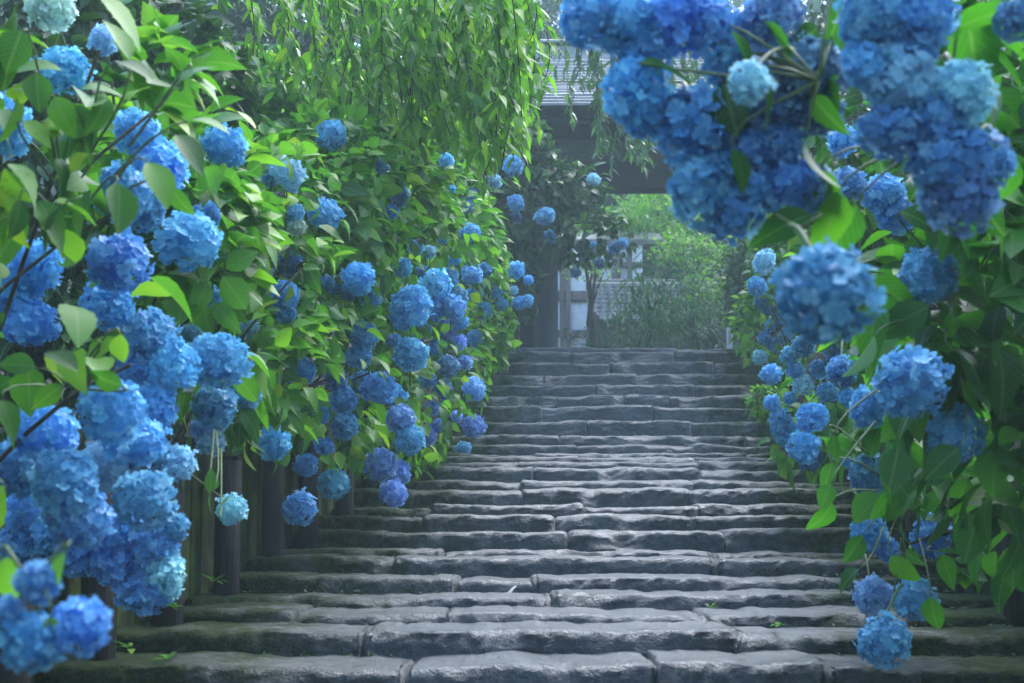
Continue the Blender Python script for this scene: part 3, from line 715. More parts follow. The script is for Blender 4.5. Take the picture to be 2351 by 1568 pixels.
for a in [(1735, 55, 165, 150, BLUE), (1850, 70, 180, 170, BLUE), (2000, 55, 190, 190, DEEP), (2090, 85, 150, 150, DEEP), (1890, 135, 150, 110, DEEP), (1865, 270, 175, 190, BLUE), (1900, 340, 120, 120, BLUE), (2030, 375, 220, 200, DEEP), (1990, 300, 70, 70, BLUE),
          (2065, 555, 175, 190, BLUE), (2145, 620, 160, 150, DEEP), (2105, 510, 130, 120, DEEP), (2290, 440, 110, 150, DEEP), (2310, 545, 150, 140, DEEP), (2215, 560, 130, 140, DEEP), (2370, 215, 190, 170, DARK), (2260, 60, 170, 150, DARK), (2290, 330, 110, 100, DARK), (2185, 340, 140, 130, DARK), (2235, 240, 120, 110, DARK), (2185, 440, 130, 120, DEEP), (2385, 560, 130, 120, DARK), (2130, 190, 130, 110, DEEP), (2400, 330, 120, 120, DARK)]:
    head(R1, *a)
for a in [(2560, 50, 180, 170, BLUE), (2690, 50, 200, 190, DEEP), (2660, 130, 200, 120, DEEP), (2535, 190, 80, 170, BLUE), (2640, 235, 190, 190, PALE), (2815, 280, 150, 190, PALE), (2610, 385, 170, 130, DEEP), (2730, 350, 170, 140, DEEP),
          (2765, 470, 180, 180, DEEP), (2865, 480, 170, 180, DEEP), (2815, 585, 220, 150, DARK), (2423, 864, 320, 290, DEEP), (2200, 245, 75, 150, PALE), (2975, 60, 110, 110, DARK)]:
    head(R1, *a, d=2.75 if a[0] != 2423 else 2.45)
for a in [(2470, 415, 78, 92, BLUE), (2590, 570, 120, 110, BLUE), (2625, 630, 110, 110, DEEP), (2490, 540, 90, 100, DEEP), (2718, 815, 155, 170, BLUE), (2673, 1119, 205, 190, BLUE), (2544, 1200, 98, 125, BLUE), (2803, 1270, 158, 155, BLUE)]: head(R2, *a)
for a in [(2545, 1390, 95, 135, DEEP), (2545, 1562, 92, 110, BLUE), (2602, 1612, 64, 70, DEEP), (2728, 1568, 112, 120, BLUE), (2558, 1747, 105, 110, VIOLET), (2678, 1755, 116, 120, BLUE), (2590, 1877, 140, 150, BLUE), (2468, 1090, 62, 110, DEEP), (2485, 1165, 52, 54, BLUE), (2477, 1350, 28, 34, BLUE)]: head(R3, *a)
for a in [(2445, 1030, 56, 54, BLUE), (2352, 1015, 62, 62, BLUE), (2312, 1043, 52, 52, BLUE), (2352, 1128, 62, 62, PALE), (2315, 1168, 38, 40, BLUE), (2378, 1222, 98, 72, BLUE), (2356, 1310, 92, 88, BLUE), (2370, 1340, 80, 70, DEEP), (2285, 1226, 62, 62, BLUE), (2298, 1280, 48, 48, BLUE),
          (2285, 1255, 50, 50, BLUE), (2330, 1255, 66, 62, BLUE), (2425, 1150, 62, 60, BLUE), (2262, 1180, 46, 46, BLUE), (2400, 1080, 56, 54, DEEP), (2330, 1085, 50, 48, BLUE)]: head(R4, *a)
for a in [(2240, 765, 54, 80, PALE), (2218, 840, 56, 58, BLUE), (2250, 910, 32, 34, BLUE), (2257, 955, 34, 36, BLUE), (2227, 1047, 44, 44, PALE), (2258, 1097, 62, 58, BLUE), (2228, 885, 40, 40, BLUE), (2268, 1012, 42, 40, BLUE), (2240, 990, 36, 36, BLUE), (2292, 932, 46, 44, BLUE), (2302, 985, 46, 44, PALE)]: head(R5, *a)

def set_leaves(pl, rows, d):
    for X, Y, L, ang in rows:
        c = at(X / 1.276, Y / 1.276, d + rng.uniform(-.12, .12)); l = px(L / 1.276, d) * rng.uniform(.75, .95); a = R(ang + rng.normal() * 8)
        t = np.array([[math.cos(a), rng.uniform(-.35, .15), -math.sin(a)]])
        Rm = frames(t, np.array([[rng.normal() * .6, -.6 + rng.normal() * .3, .65 + rng.normal() * .35]]))[0]
        b = c - Rm[:, 1] * l * .5
        pl.fixed.append((b, Rm, l))
        k = min(pl.ells, key=lambda e: np.linalg.norm((b - e[0]) / e[1]))[0]
        e = b + (k - b) * min(1, .3 / np.linalg.norm(k - b)) + np.array([0, .08, -.02])
        pl.part(MB().tube(bez(b, b - Rm[:, 1] * .06, e, 5), [.0022, .0025, .003, .0035, .004], 5), "leaf_stalk", 'stem')
set_leaves(R1, [(1960, 190, 190, 15), (2120, 250, 220, 100), (2290, 130, 210, 60), (2170, 140, 170, 80), (2440, 200, 240, 95), (2410, 330, 170, 60), (2290, 655, 190, 150), (2395, 440, 120, 80), (2450, 640, 200, 100),
                (2490, 680, 210, 105), (2360, 690, 170, 45), (2140, 320, 190, 85), (2240, 400, 170, 125), (2860, 150, 280, 80), (2910, 270, 220, 70), (2965, 520, 180, 100), (2940, 640, 250, 45), (2470, 60, 200, 70), (2930, 60, 230, 100), (2180, 480, 150, 60), (2350, 130, 180, 120), (2440, 300, 190, 80), (2360, 480, 170, 100), (2260, 300, 160, 70), (2160, 240, 150, 110), (2420, 560, 170, 90)], 2.85)
set_leaves(R2, [(2830, 780, 170, 120), (2960, 760, 170, 80), (2600, 860, 180, 45), (2545, 960, 230, 110), (2900, 900, 210, 80), (2860, 1080, 230, 60), (2950, 1100, 220, 80), (2520, 1050, 170, 130), (2650, 930, 170, 170), (2810, 960, 150, 60), (2440, 1310, 90, 95), (2760, 1350, 160, 150), (2620, 1370, 150, 110),
                (2420, 1450, 100, 115), (2700, 460, 120, 60), (2900, 400, 190, 30), (2950, 330, 200, 60), (2880, 640, 170, 140), (2700, 640, 150, 40), (2780, 690, 170, 100)], 4.0)
set_leaves(R3, [(2420, 1520, 130, 115), (2435, 1300, 110, 80), (2425, 1390, 100, 100), (2620, 1480, 150, 120), (2700, 1490, 140, 30), (2800, 1620, 110, 20), (2480, 1690, 90, 150), (2640, 1670, 110, 60), (2730, 1800, 130, 75), (2620, 1800, 100, 95), (2500, 1610, 110, 120)], 5.0)
set_leaves(L1, [(355, 110, 180, 265), (565, 195, 150, 300), (400, 195, 150, 5), (540, 250, 130, 100), (310, 320, 150, 85), (610, 355, 140, 15), (110, 375, 120, 35), (180, 330, 130, 60), (55, 640, 150, 85), (140, 620, 200, 160), (220, 470, 120, 170), (470, 530, 160, 50), (350, 610, 170, 85),
                (520, 590, 130, 70), (225, 1000, 110, 180), (300, 1110, 150, 190), (140, 1160, 140, 120), (355, 1020, 110, 85), (50, 1065, 120, 190), (30, 1230, 150, 60), (560, 440, 170, 40), (110, 270, 160, 75), (40, 150, 170, 110)], 3.3)
set_leaves(L2, [(640, 810, 150, 20), (690, 860, 140, 60), (590, 870, 120, 100), (540, 800, 110, 200), (700, 760, 120, 330), (660, 920, 110, 45), (605, 1465, 60, 120), (640, 1480, 70, 250), (620, 1410, 80, 280)], 4.7)
set_leaves(L0, [(150, 1850, 100, 90), (30, 1700, 190, 60), (170, 1660, 120, 110)], 2.15)

L2.part(MB().tube(bez(at(430, 1085, 5.25), at(480, 1120, 5.5), at(530, 1160, 5.73), 7), .0055, 6), "branch", 'stem')

# ------------------------------------------------------------------ weeping trees
def hanging_tree(label, trunk, shoots, mat, leaf, step, kind='cherry', nbranch=5, crown_z=6):
    tx, ty = trunk; tz = float(ground_z(tx, ty))
    pl = Plant("weeping_cherry_tree", (tx, ty, tz), label, "tree", "weeping trees over the steps", kind, mat)
    top = np.array([tx, ty, crown_z])
    pl.part(MB().tube([(tx, ty, tz - .2), (tx + .05, ty, tz + 1.2), (tx + .1, ty + .05, tz + 2.6), top], [.2, .16, .13, .1], 10, seed=5), "trunk", 'bark')
    ends = [s[0] for s in shoots]
    for q in range(nbranch):
        e = ends[int(q / nbranch * len(ends))] + np.array([0, 0, .25])
        m = (top + e) / 2 + np.array([0, 0, .6])
        pl.part(MB().tube(bez(top - [0, 0, .2], m, e, 9), np.linspace(.06, .015, 9), 7, seed=q), "branch", 'bark')
    for s0, s1, bow in shoots:
        L = np.linalg.norm(s1 - s0); n = max(3, int(L / step))
        C = bez(s0, (s0 + s1) / 2 + bow, s1, n + 1)
        pl.part(MB().tube(C[::2] if len(C) > 8 else C, .0035, 4), "shoot", 'twig')
        P, tip, up = [], [], []
        for q in range(n + 1):
            for rep in range(2 if q > 1 else 1):
                a = rng.uniform(0, 2 * math.pi)
                side = np.array([math.cos(a), math.sin(a), 0])
                P.append(C[q] + rng.normal(size=3) * .012)
                tip.append(side * rng.uniform(.4, 1.5) + np.array([.2, 0, -1.0])); up.append(side + np.array([0, 0, .6]) + rng.normal(size=3) * .3)
        S = leaf * rng.uniform(.6, 1.15, len(P))
        pl.leaves(np.array(P), frames(np.array(tip), np.array(up)), S)
    return pl
def shoots_for(env, n, dr, spread, weights=None, topy=-60, lean=30):
    xs = np.array([e[0] for e in env]); ys = np.array([e[1] for e in env])
    out = []
    for q in range(n):
        x = np.interp(rng.random(), np.linspace(0, 1, len(weights)), weights)
        d = rng.uniform(*dr)
        yend = np.interp(x, xs, ys) * (rng.uniform(.35, 1.0) ** .6)
        y0 = topy + rng.uniform(-50, 30) if rng.random() < .65 else rng.uniform(topy, max(topy + 10, yend - 150))
        a = at(x - lean * rng.uniform(.3, 1.6), y0, d); b = at(x + rng.normal() * lean * .8, max(yend, y0 + 60), d + rng.normal() * .1)
        out.append((a, b, np.array([rng.uniform(-.26, .32), rng.normal() * .2, rng.uniform(0, .15)])))
    return out
W1 = hanging_tree("weeping tree whose yellow-green shoots hang over the left hydrangeas", (-3.6, 9.0),
                  shoots_for([(330, 60), (500, 170), (640, 210), (760, 300), (850, 330), (930, 420), (1000, 380), (1060, 340), (1130, 450), (1165, 430), (1195, 300), (1225, 300), (1245, 120)], 115, (7.6, 9.6), 1,
                             [420, 640, 760, 830, 880, 920, 960, 995, 1025, 1055, 1085, 1115, 1145, 1170, 1195, 1220]), 'cherry', .125, .046, crown_z=6.2)
W2 = hanging_tree("misty grey-green weeping tree hanging in front of the gate roof", (4.6, 15.2),
                  shoots_for([(1120, 100), (1180, 180), (1250, 260), (1330, 330), (1400, 390), (1470, 400), (1540, 420), (1700, 380)], 42, (14.2, 15.6), 1,
                             [1140, 1190, 1230, 1270, 1310, 1350, 1390, 1420, 1450, 1480, 1520, 1560, 1650], topy=-50, lean=16), 'cherry_grey', .15, .065, crown_z=9.0)

# ------------------------------------------------------------------ trees behind
def crown_tree(name, label, group, x, y, ells, mat, leaf, kind, cover=2.6, trunk_r=.16, dens_cap=4200, hang=.35, limbs=4, nmax=120):
    z = float(ground_z(x, y))
    pl = Plant(name, (x, y, z), label, "tree", group, kind, mat, nmax)
    cs = [E(*e) for e in ells]
    top = cs[0][0]
    pl.part(MB().tube(bez((x, y, z - .2), (x + .1, y, (z + top[2]) / 2), top, 8), np.linspace(trunk_r, trunk_r * .35, 8), 9, seed=int(abs(x) * 7) + 3), "trunk", 'bark')
    for q in range(limbs):
        c, r = cs[q % len(cs)]
        a = np.array([x, y, z]) * .45 + top * .55; b = c + rng.normal(size=3) * r * .5
        pl.part(MB().tube(bez(a, (a + b) / 2 + [0, 0, .2], b, 6), np.linspace(trunk_r * .4, trunk_r * .12, 6), 6), "limb", 'bark')
    for c, r in cs:
        area = math.pi * r[0] * r[2]; wf = {'small': .32, 'cherry': .2, 'needle': .10, 'hydrangea': .36}[kind]
        nclump = max(8, int(area / (leaf * leaf * 14)))
        n = int(min(cover * area / (wf * leaf * leaf), dens_cap))
        cl = rng.normal(size=(nclump, 3)); cl /= np.linalg.norm(cl, axis=1)[:, None]
        cl = c + cl * r * (rng.random((nclump, 1))**.4)
        idx = rng.integers(0, nclump, n)
        P = cl[idx] + rng.normal(size=(n, 3)) * np.array([1, 1, .55]) * leaf * 1.9
        tip = rng.normal(size=(n, 3)); tip[:, 2] = tip[:, 2] * .4 - hang
        up = np.array([0, 0, 1.0]) + rng.normal(size=(n, 3)) * .45
        pl.leaves(P, frames(tip, up), leaf * rng.uniform(.6, 1.3, n))
    return pl
crown_tree("evergreen_tree", "dark evergreen tree behind the top left bushes", "dark evergreen trees around the garden", -4.4, 15.5, [(420, 60, 15.5, 260, 190, .9), (250, -120, 15.5, 200, 200, .9)], 'evergreen', .13, 'cherry', 3.0, .2)
crown_tree("evergreen_tree", "dark evergreen tree between the top left bushes and the gate roof", "dark evergreen trees around the garden", -2.4, 18.8, [(760, 60, 17.5, 280, 200, 1.0), (700, -160, 17.5, 260, 180, 1.0)], 'evergreen', .13, 'cherry', 3.0, .2)
crown_tree("evergreen_tree", "tall misty evergreen rising directly behind the gate roof", "dark evergreen trees around the garden", 1.2, 31.5, [(1150, -20, 31.5, 330, 210, 1.6), (1500, 0, 31.5, 300, 200, 1.6)], 'evergreen', .2, 'cherry', 2.6, .28)
crown_tree("evergreen_tree", "dark evergreen tree high on the right bank behind the near flowers", "dark evergreen trees around the garden", 6.2, 16.0, [(2150, 100, 15.0, 380, 330, 1.2), (2100, 560, 14.0, 300, 260, 1.0)], 'evergreen', .14, 'cherry', 2.6, .2)

# ------------------------------------------------------------------ temple gate
gate = thing("temple_gate", (1.5, 18.9, TOPZ), "dark timber temple gate with a layered wet roof at the top of the steps", "gate")
G = 18.9
lint = at(1380, 440, G)[2]; ltop = at(1380, 378, G)[2]
x_l0, x_l1 = at(1235, 0, G)[0], at(1281, 0, G)[0]
pr = .20
for xp in (at(1281, 700, G)[0] - pr, at(1281, 700, G)[0] - pr + 3.45):
    child(MB().tube([(xp, G, TOPZ - .15), (xp, G, TOPZ + .02), (xp, G, TOPZ + .12), (xp, G, TOPZ + 1.2), (xp, G, ltop + .5)], [pr + .05, pr + .04, pr, pr, pr], 20), "pillar", M['timber'], gate, True)
gx0, gx1 = at(1281, 0, G)[0] - .9, at(1281, 0, G)[0] + 4.0
child(MB().box(((gx0 + gx1) / 2, G - .02, (lint + ltop) / 2), (gx1 - gx0, .30, ltop - lint), .015), "lintel", M['timber'], gate)
child(MB().box(((gx0 + gx1) / 2, G + .05, ltop + .75), (gx1 - gx0, .10, .86), .01), "upper_wall", M['timber'], gate)
child(MB().box(((gx0 + gx1) / 2, G - .06, ltop + .40), (gx1 - gx0 + .3, .2, .18), .012), "tie_beam", M['timber'], gate)
for q in range(7):                                   # boarded wing left of the pillar
    xb = at(1281, 0, G)[0] - 2 * pr + .03 - q * .162
    child(MB().box((xb - .08, G + .02 + (q % 2) * .008, (TOPZ + ltop) / 2), (.158, .05, ltop - TOPZ + .2), .008), "board", M['timber'], gate)
eave = at(1280, 232, 17.6); ridge_z = at(1280, 118, 20.2)[2]
rx0, rx1 = at(1080, 0, 17.6)[0], eave[0] + 4.6
for q in range(12):                                  # rafters under the eave
    xr_ = rx0 + .25 + q * (rx1 - rx0 - .5) / 11
    a = np.array([xr_, 17.72, eave[2] - .14]); b = np.array([xr_, G + .2, eave[2] + .34])
    child(MB().tube([a, (a + b) / 2, b], .045, 4), "rafter", M['timber'], gate)
child(MB().box(((rx0 + rx1) / 2, 18.35, eave[2] + .03), (rx1 - rx0, 1.5, .03), .004, [[1, 0, 0], [0, math.cos(.39), -math.sin(.39)], [0, math.sin(.39), math.cos(.39)]]), "soffit", M['timber'], gate)
ncr = 22
for q in range(ncr):                                 # layered shingle courses from eave to ridge
    f = q / (ncr - 1)
    yy = 17.55 + 2.45 * f ** .95; zz = eave[2] - .03 + (ridge_z - eave[2] - .1) * (f ** 1.25)
    th = .055 if q > 4 else .045
    if q < 4: yy, zz = 17.55 + .05 * q, eave[2] - .06 + .055 * q
    mb = MB(); xs = np.linspace(rx0 - .02 * (q % 2), rx1, 14)
    for a, b in zip(xs[:-1], xs[1:]):
        mb.box(((a + b) / 2, yy + .2, zz + random.uniform(-.006, .006)), (b - a - .002, .44, th), .006)
    child(mb, "shingle_course", M['roof'], gate)
child(MB().box(((rx0 + rx1) / 2, 20.2, ridge_z - .04), (rx1 - rx0 - .3, .34, .17), .03), "ridge", M['roof'], gate)
child(MB().box(((rx0 + rx1) / 2, 20.2, ridge_z + .075), (rx1 - rx0 - .2, .46, .05), .02), "ridge_cap", M['roof'], gate)
# rear slope
child(MB().box(((rx0 + rx1) / 2, 21.4, ridge_z - .62), (rx1 - rx0, 2.6, .1), .01, [[1, 0, 0], [0, math.cos(-.45), -math.sin(-.45)], [0, math.sin(-.45), math.cos(-.45)]]), "rear_roof", M['roof'], gate)

# ------------------------------------------------------------------ white-walled building and tiled wall beyond the gate
BY = 27.0
def xz(x, y, Y=BY): p = at(x, y, Y); return p[0], p[2]
bld = thing("temple_building", (at(1340, 0, BY)[0], BY, TOPZ), "white plaster temple building with brown timber frame beyond the gate", "building")
bx0, bx1 = xz(1150, 0)[0], xz(1470, 0)[0]; bz1 = xz(0, 560)[1]
child(MB().box(((bx0 + bx1) / 2, BY + .1, (TOPZ + bz1) / 2), (bx1 - bx0, .12, bz1 - TOPZ), .01), "wall", M['plaster'], bld)
for xa, xb in ((1283, 1292), (1297, 1307), (1355, 1372), (1400, 1420), (1436, 1446)):
    a, b = xz(xa, 0)[0], xz(xb, 0)[0]
    child(MB().box(((a + b) / 2, BY - .01, (TOPZ + bz1) / 2), (b - a, .12, bz1 - TOPZ), .008), "timber_post", M['brown'], bld)
for ya, yb in ((668, 690), (758, 772), (602, 612)):
    a, b = xz(0, yb)[1], xz(0, ya)[1]
    child(MB().box(((bx0 + bx1) / 2, BY + .015, (a + b) / 2), (bx1 - bx0, .11, b - a), .008), "timber_rail", M['brown'], bld)
eb = bz1 + .05
child(MB().box(((bx0 + bx1) / 2, BY + .3, eb + .12), (bx1 - bx0 + .8, .7, .12), .02, [[1, 0, 0], [0, math.cos(.4), -math.sin(.4)], [0, math.sin(.4), math.cos(.4)]]), "roof", M['tile'], bld)

tw = thing("tiled_wall", (at(1500, 0, 25.6)[0], 25.6, TOPZ), "garden wall topped by wavy grey roof tiles beyond the gate", "wall")
tx0, tx1 = at(1345, 0, 25.6)[0], at(1760, 0, 25.6)[0]
tz0, tz1 = at(0, 722, 25.4)[2], at(0, 646, 25.6)[2]
child(MB().box(((tx0 + tx1) / 2, 25.95, (TOPZ + tz0) / 2), (tx1 - tx0, .2, tz0 - TOPZ), .01), "wall_body", M['brown'], tw)
nrow = 7; ncol = 22; tw_ = (tx1 - tx0) / ncol
def tile_mesh():
    u = np.linspace(0, 1, 9); zz = np.where(u < .62, -np.sin(u / .62 * math.pi) * .035, np.sin((u - .62) / .38 * math.pi) * .05)
    V = []
    for (y, dz, lift) in ((0, 0, 0), (0, .022, 0), (.24, .022, .07)):
        for a, b in zip(u, zz): V.append(((a - .5) * tw_ * 1.02, y, b + dz + lift))
    n = 9; Q = []
    for r in range(2):
        for c in range(n - 1): Q.append((r * n + c, r * n + c + 1, (r + 1) * n + c + 1, (r + 1) * n + c))
    return mesh_from("tile", V, Q)
tme = tile_mesh(); tme.materials.append(M['tile'])
for r_ in range(nrow):
    for c_ in range(ncol):
        o = link("tile", tme, None, tw)
        f = r_ / (nrow - 1)
        o.location = np.array([tx0 + (c_ + .5) * tw_, 25.35 + .09 * r_, tz0 + (tz1 - tz0 - .08) * f]) - np.array(tw.location)
        o.rotation_euler = (random.uniform(.15, .25), random.uniform(-.03, .03), random.uniform(-.02, .02))
child(MB().box(((tx0 + tx1) / 2, 26.05, tz1), (tx1 - tx0, .24, .12), .03), "ridge_tile", M['tile'], tw)
child(MB().box(((tx0 + tx1) / 2, 26.05, tz1 + .09), (tx1 - tx0, .17, .05), .02), "ridge_cap", M['tile'], tw)

# ------------------------------------------------------------------ garden plants beyond the gate
crown_tree("maple_tree", "bright yellow-green maple right of the gate opening", "small trees in the gate garden", at(1640, 0, 24)[0], 24.0, [(1615, 655, 23.6, 52, 48, .6), (1560, 570, 24, 60, 34, .7), (1650, 565, 24, 70, 50, .7), (1650, 715, 23.4, 28, 30, .4)], 'maple', .085, 'small', 3.2, .07, hang=.1)
crown_tree("maple_tree", "pale maple sprays in front of the white wall", "small trees in the gate garden", at(1352, 0, 23)[0], 23.0, [(1345, 608, 23, 32, 17, .4), (1380, 620, 23.2, 22, 12, .3)], 'maple', .08, 'small', 3.0, .075, hang=.1)
crown_tree("garden_tree", "feathery dark green conifer in the middle of the gate opening", "small trees in the gate garden", at(1470, 0, 22.6)[0], 22.6, [(1490, 690, 22.5, 55, 70, .6), (1500, 640, 22.6, 50, 50, .6), (1520, 735, 22.4, 50, 50, .5)], 'bamboo', .19, 'needle', 2.6, .06, hang=.7)
crown_tree("garden_tree", "young bright conifer with a thin stem left of the white sign", "small trees in the gate garden", at(1590, 0, 21.4)[0], 21.4, [(1588, 720, 21.4, 34, 48, .35), (1575, 760, 21.4, 26, 20, .3)], 'bamboo', .15, 'needle', 4.0, .035, hang=.3)
crown_tree("garden_tree", "leafy tree hanging behind the gate lintel", "small trees in the gate garden", at(1500, 0, 26)[0] + .9, 28.6, [(1450, 500, 27.8, 120, 75, 1.0), (1580, 490, 27.8, 130, 80, 1.0), (1340, 560, 28.2, 60, 60, .8)], 'cherry', .17, 'cherry', 3.0, .11, hang=.8)
crown_tree("garden_tree", "small round bush at the foot of the white wall", "small trees in the gate garden", at(1440, 0, 21)[0], 21.2, [(1470, 780, 21.2, 60, 22, .4), (1315, 788, 21.0, 22, 14, .3)], 'bamboo', .12, 'needle', 3.4, .03, hang=.2)
crown_tree("garden_tree", "dark bushy tree behind the right side of the opening", "small trees in the gate garden", at(1660, 0, 27)[0], 24.8, [(1560, 700, 24.6, 60, 70, .5), (1690, 640, 24.8, 60, 90, .6)], 'evergreen', .12, 'cherry', 2.6, .07)

sg = thing("sign_board", (at(1664, 0, 19.6)[0], 19.6, TOPZ), "narrow white upright sign board at the right end of the top step", "sign")
sx0, sx1 = at(1657, 0, 19.6)[0], at(1671, 0, 19.6)[0]; sz1 = at(0, 752, 19.6)[2]
mb = MB().box(((sx0 + sx1) / 2, 19.6, (TOPZ + sz1) / 2), (sx1 - sx0, .03, sz1 - TOPZ), .004)
child(mb, "board", M['sign'], sg)
for q in range(7):                                    # a column of small illegible brush marks
    zc = sz1 - .05 - q * .028
    for s in range(3):
        child(MB().box(((sx0 + sx1) / 2 + random.uniform(-.012, .012), 19.582, zc + s * .007), (random.uniform(.008, .022), .004, .004), .001), "brush_mark", M['ink'], sg)

# ------------------------------------------------------------------ far woodland on the hill behind, and the added ring round the camera
mbw_P, mbw_R, mbw_S = [], [], []
n = 34000
X = rng.uniform(-16, 24, n); Yd = rng.uniform(32, 44, n)
nb = 16000                                            # unseen ring of wood added behind and beside the camera to darken the risers
an = rng.uniform(R(100), R(440), nb); an = np.where(rng.random(nb) < .5, rng.uniform(R(190), R(350), nb), an)
rad_ = rng.uniform(10.5, 15, nb)
xb, yb = 1 + np.cos(an) * rad_, 5 + np.sin(an) * rad_ * .95
ok = (yb < 12); X = np.concatenate([X, xb[ok]]); Yd = np.concatenate([Yd, yb[ok]]); n = len(X)
gz = ground_z(X, Yd)
clx = np.round(X / 2.2) * 2.2; keep = rng.random(n) < 1
H = rng.random(n)**.8 * np.where(Yd > 20, 5.5, 12)
P = np.stack([X + fbm(X, H, Yd, 71, 2) * .8, Yd, gz + H], -1)
tip = rng.normal(size=(n, 3)); tip[:, 2] -= .4
WOOD = (P, frames(tip, np.array([0, 0, 1.0]) + rng.normal(size=(n, 3)) * .5), .42 * rng.uniform(.6, 1.3, n))

# ------------------------------------------------------------------ build leaves: clear the ones in front of heads, pick what shows largest
heads = [(pl, *h) for pl in PLANTS for h in pl.heads]
hp = np.array([h[1] for h in heads]); hx, hy, hd = project(hp)
hr = np.array([(h[2] + h[3]) / 2 for h in heads]) * F / hd
for pl in PLANTS:
    pl.P = np.concatenate(pl.P); pl.Rm = np.concatenate(pl.Rm); pl.S = np.concatenate(pl.S)
    mid = pl.P + pl.Rm[:, :, 1] * pl.S[:, None] * .5
    x, y, d = project(mid); ls = pl.S * F / np.maximum(d, .1)
    kill = np.zeros(len(x), bool); d_tip = d
    for q in range(len(heads)):
        near = (np.hypot(x - hx[q], y - hy[q]) < hr[q] * .92 + ls * .32) & (d < hd[q] + .02)
        kill |= near & (rng.random(len(x)) < .93)
        inside = np.linalg.norm((mid - hp[q]) / np.array([heads[q][2], heads[q][2], heads[q][3]]), axis=1) < .85
        kill |= inside
    kill |= d < 1.9
    pl.P, pl.Rm, pl.S = pl.P[~kill], pl.Rm[~kill], pl.S[~kill]
    if pl.fixed:
        pl.P = np.concatenate([pl.P, [f[0] for f in pl.fixed]]); pl.Rm = np.concatenate([pl.Rm, [f[1] for f in pl.fixed]]); pl.S = np.concatenate([pl.S, [f[2] for f in pl.fixed]])
    pl.var = rng.integers(0, len(PROTO[pl.kind]), len(pl.P))
# leaves carried on the stems right behind each head
for q, (pl, p, rx, rz, col, hue, lab) in enumerate(heads):
    if pl.kind != 'hydrangea': continue
# painter's pass at half the 2351 scale
allm = np.concatenate([pl.P + pl.Rm[:, :, 1] * pl.S[:, None] * .5 for pl in PLANTS])
own = np.concatenate([np.full(len(pl.P), q) for q, pl in enumerate(PLANTS)]); loc_i = np.concatenate([np.arange(len(pl.P)) for pl in PLANTS])
S_all = np.concatenate([pl.S for pl in PLANTS])
x, y, d = project(allm)
item_x = np.concatenate([x, hx]) / 2; item_y = np.concatenate([y, hy]) / 2; item_d = np.concatenate([d, hd])
item_r = np.concatenate([S_all * F / np.maximum(d, .1) * .27, hr]) / 2
ids = np.full((784, 1176), -1, np.int32)
for q in np.argsort(-item_d):
    if item_d[q] < .5: continue
    r = max(item_r[q], .6)
    x0, x1, y0, y1 = int(item_x[q] - r), int(item_x[q] + r) + 1, int(item_y[q] - r), int(item_y[q] + r) + 1
    if x1 <= 0 or y1 <= 0 or x0 >= 1176 or y0 >= 784: continue
    ids[max(y0, 0):y1, max(x0, 0):x1] = q
cnt = np.bincount(ids[ids >= 0].ravel(), minlength=len(item_x)); hcnt = cnt[len(x):]; cnt = cnt[:len(x)]

def join_leaves(name, kind, mat, P, Rm, S, var, root=None):
    Vs, Qs, UVs, n0 = [], [], [], 0
    loc = np.array(root.location) if root is not None else 0
    for v in range(len(PROTO[kind])):
        m = var == v
        if not m.any(): continue
        V, Q, UV = PROTO[kind][v]
        W = np.einsum('nij,vj->nvi', Rm[m] * S[m][:, None, None], V) + P[m][:, None] - loc
        k = m.sum()
        Vs.append(W.reshape(-1, 3)); Qs.append((Q[None] + (np.arange(k) * len(V))[:, None, None] + n0).reshape(-1, 4)); UVs.append(np.tile(UV, (k, 1)))
        n0 += k * len(V)
    me = mesh_from(name, np.concatenate(Vs), np.concatenate(Qs), np.concatenate(UVs))
    return tag(link(name, me, M[mat], root), kind='stuff')
for q, pl in enumerate(PLANTS):
    c = cnt[own == q]
    order = np.argsort(-c)[:pl.nmax]; order = order[c[order] >= 3]
    for k in order:
        o = bpy.data.objects.new("leaf", proto_mesh(pl.kind, int(pl.var[k]), pl.mat)); COL.objects.link(o); o.parent = pl.root
        m4 = np.eye(4); m4[:3, :3] = pl.Rm[k] * pl.S[k]; m4[:3, 3] = pl.P[k] - pl.loc
        o.matrix_local = Matrix(m4.tolist())
    rest = np.ones(len(pl.P), bool); rest[order] = False
    if rest.any(): join_leaves("foliage", pl.kind, pl.mat, pl.P[rest], pl.Rm[rest], pl.S[rest], pl.var[rest], pl.root)
wd = join_leaves("woodland", 'small', 'evergreen', *WOOD, rng.integers(0, 2, len(WOOD[0])))
tag(wd, "misty dark woodland on the slope far behind the gate, plus an added unseen ring shading the steps", kind='stuff')

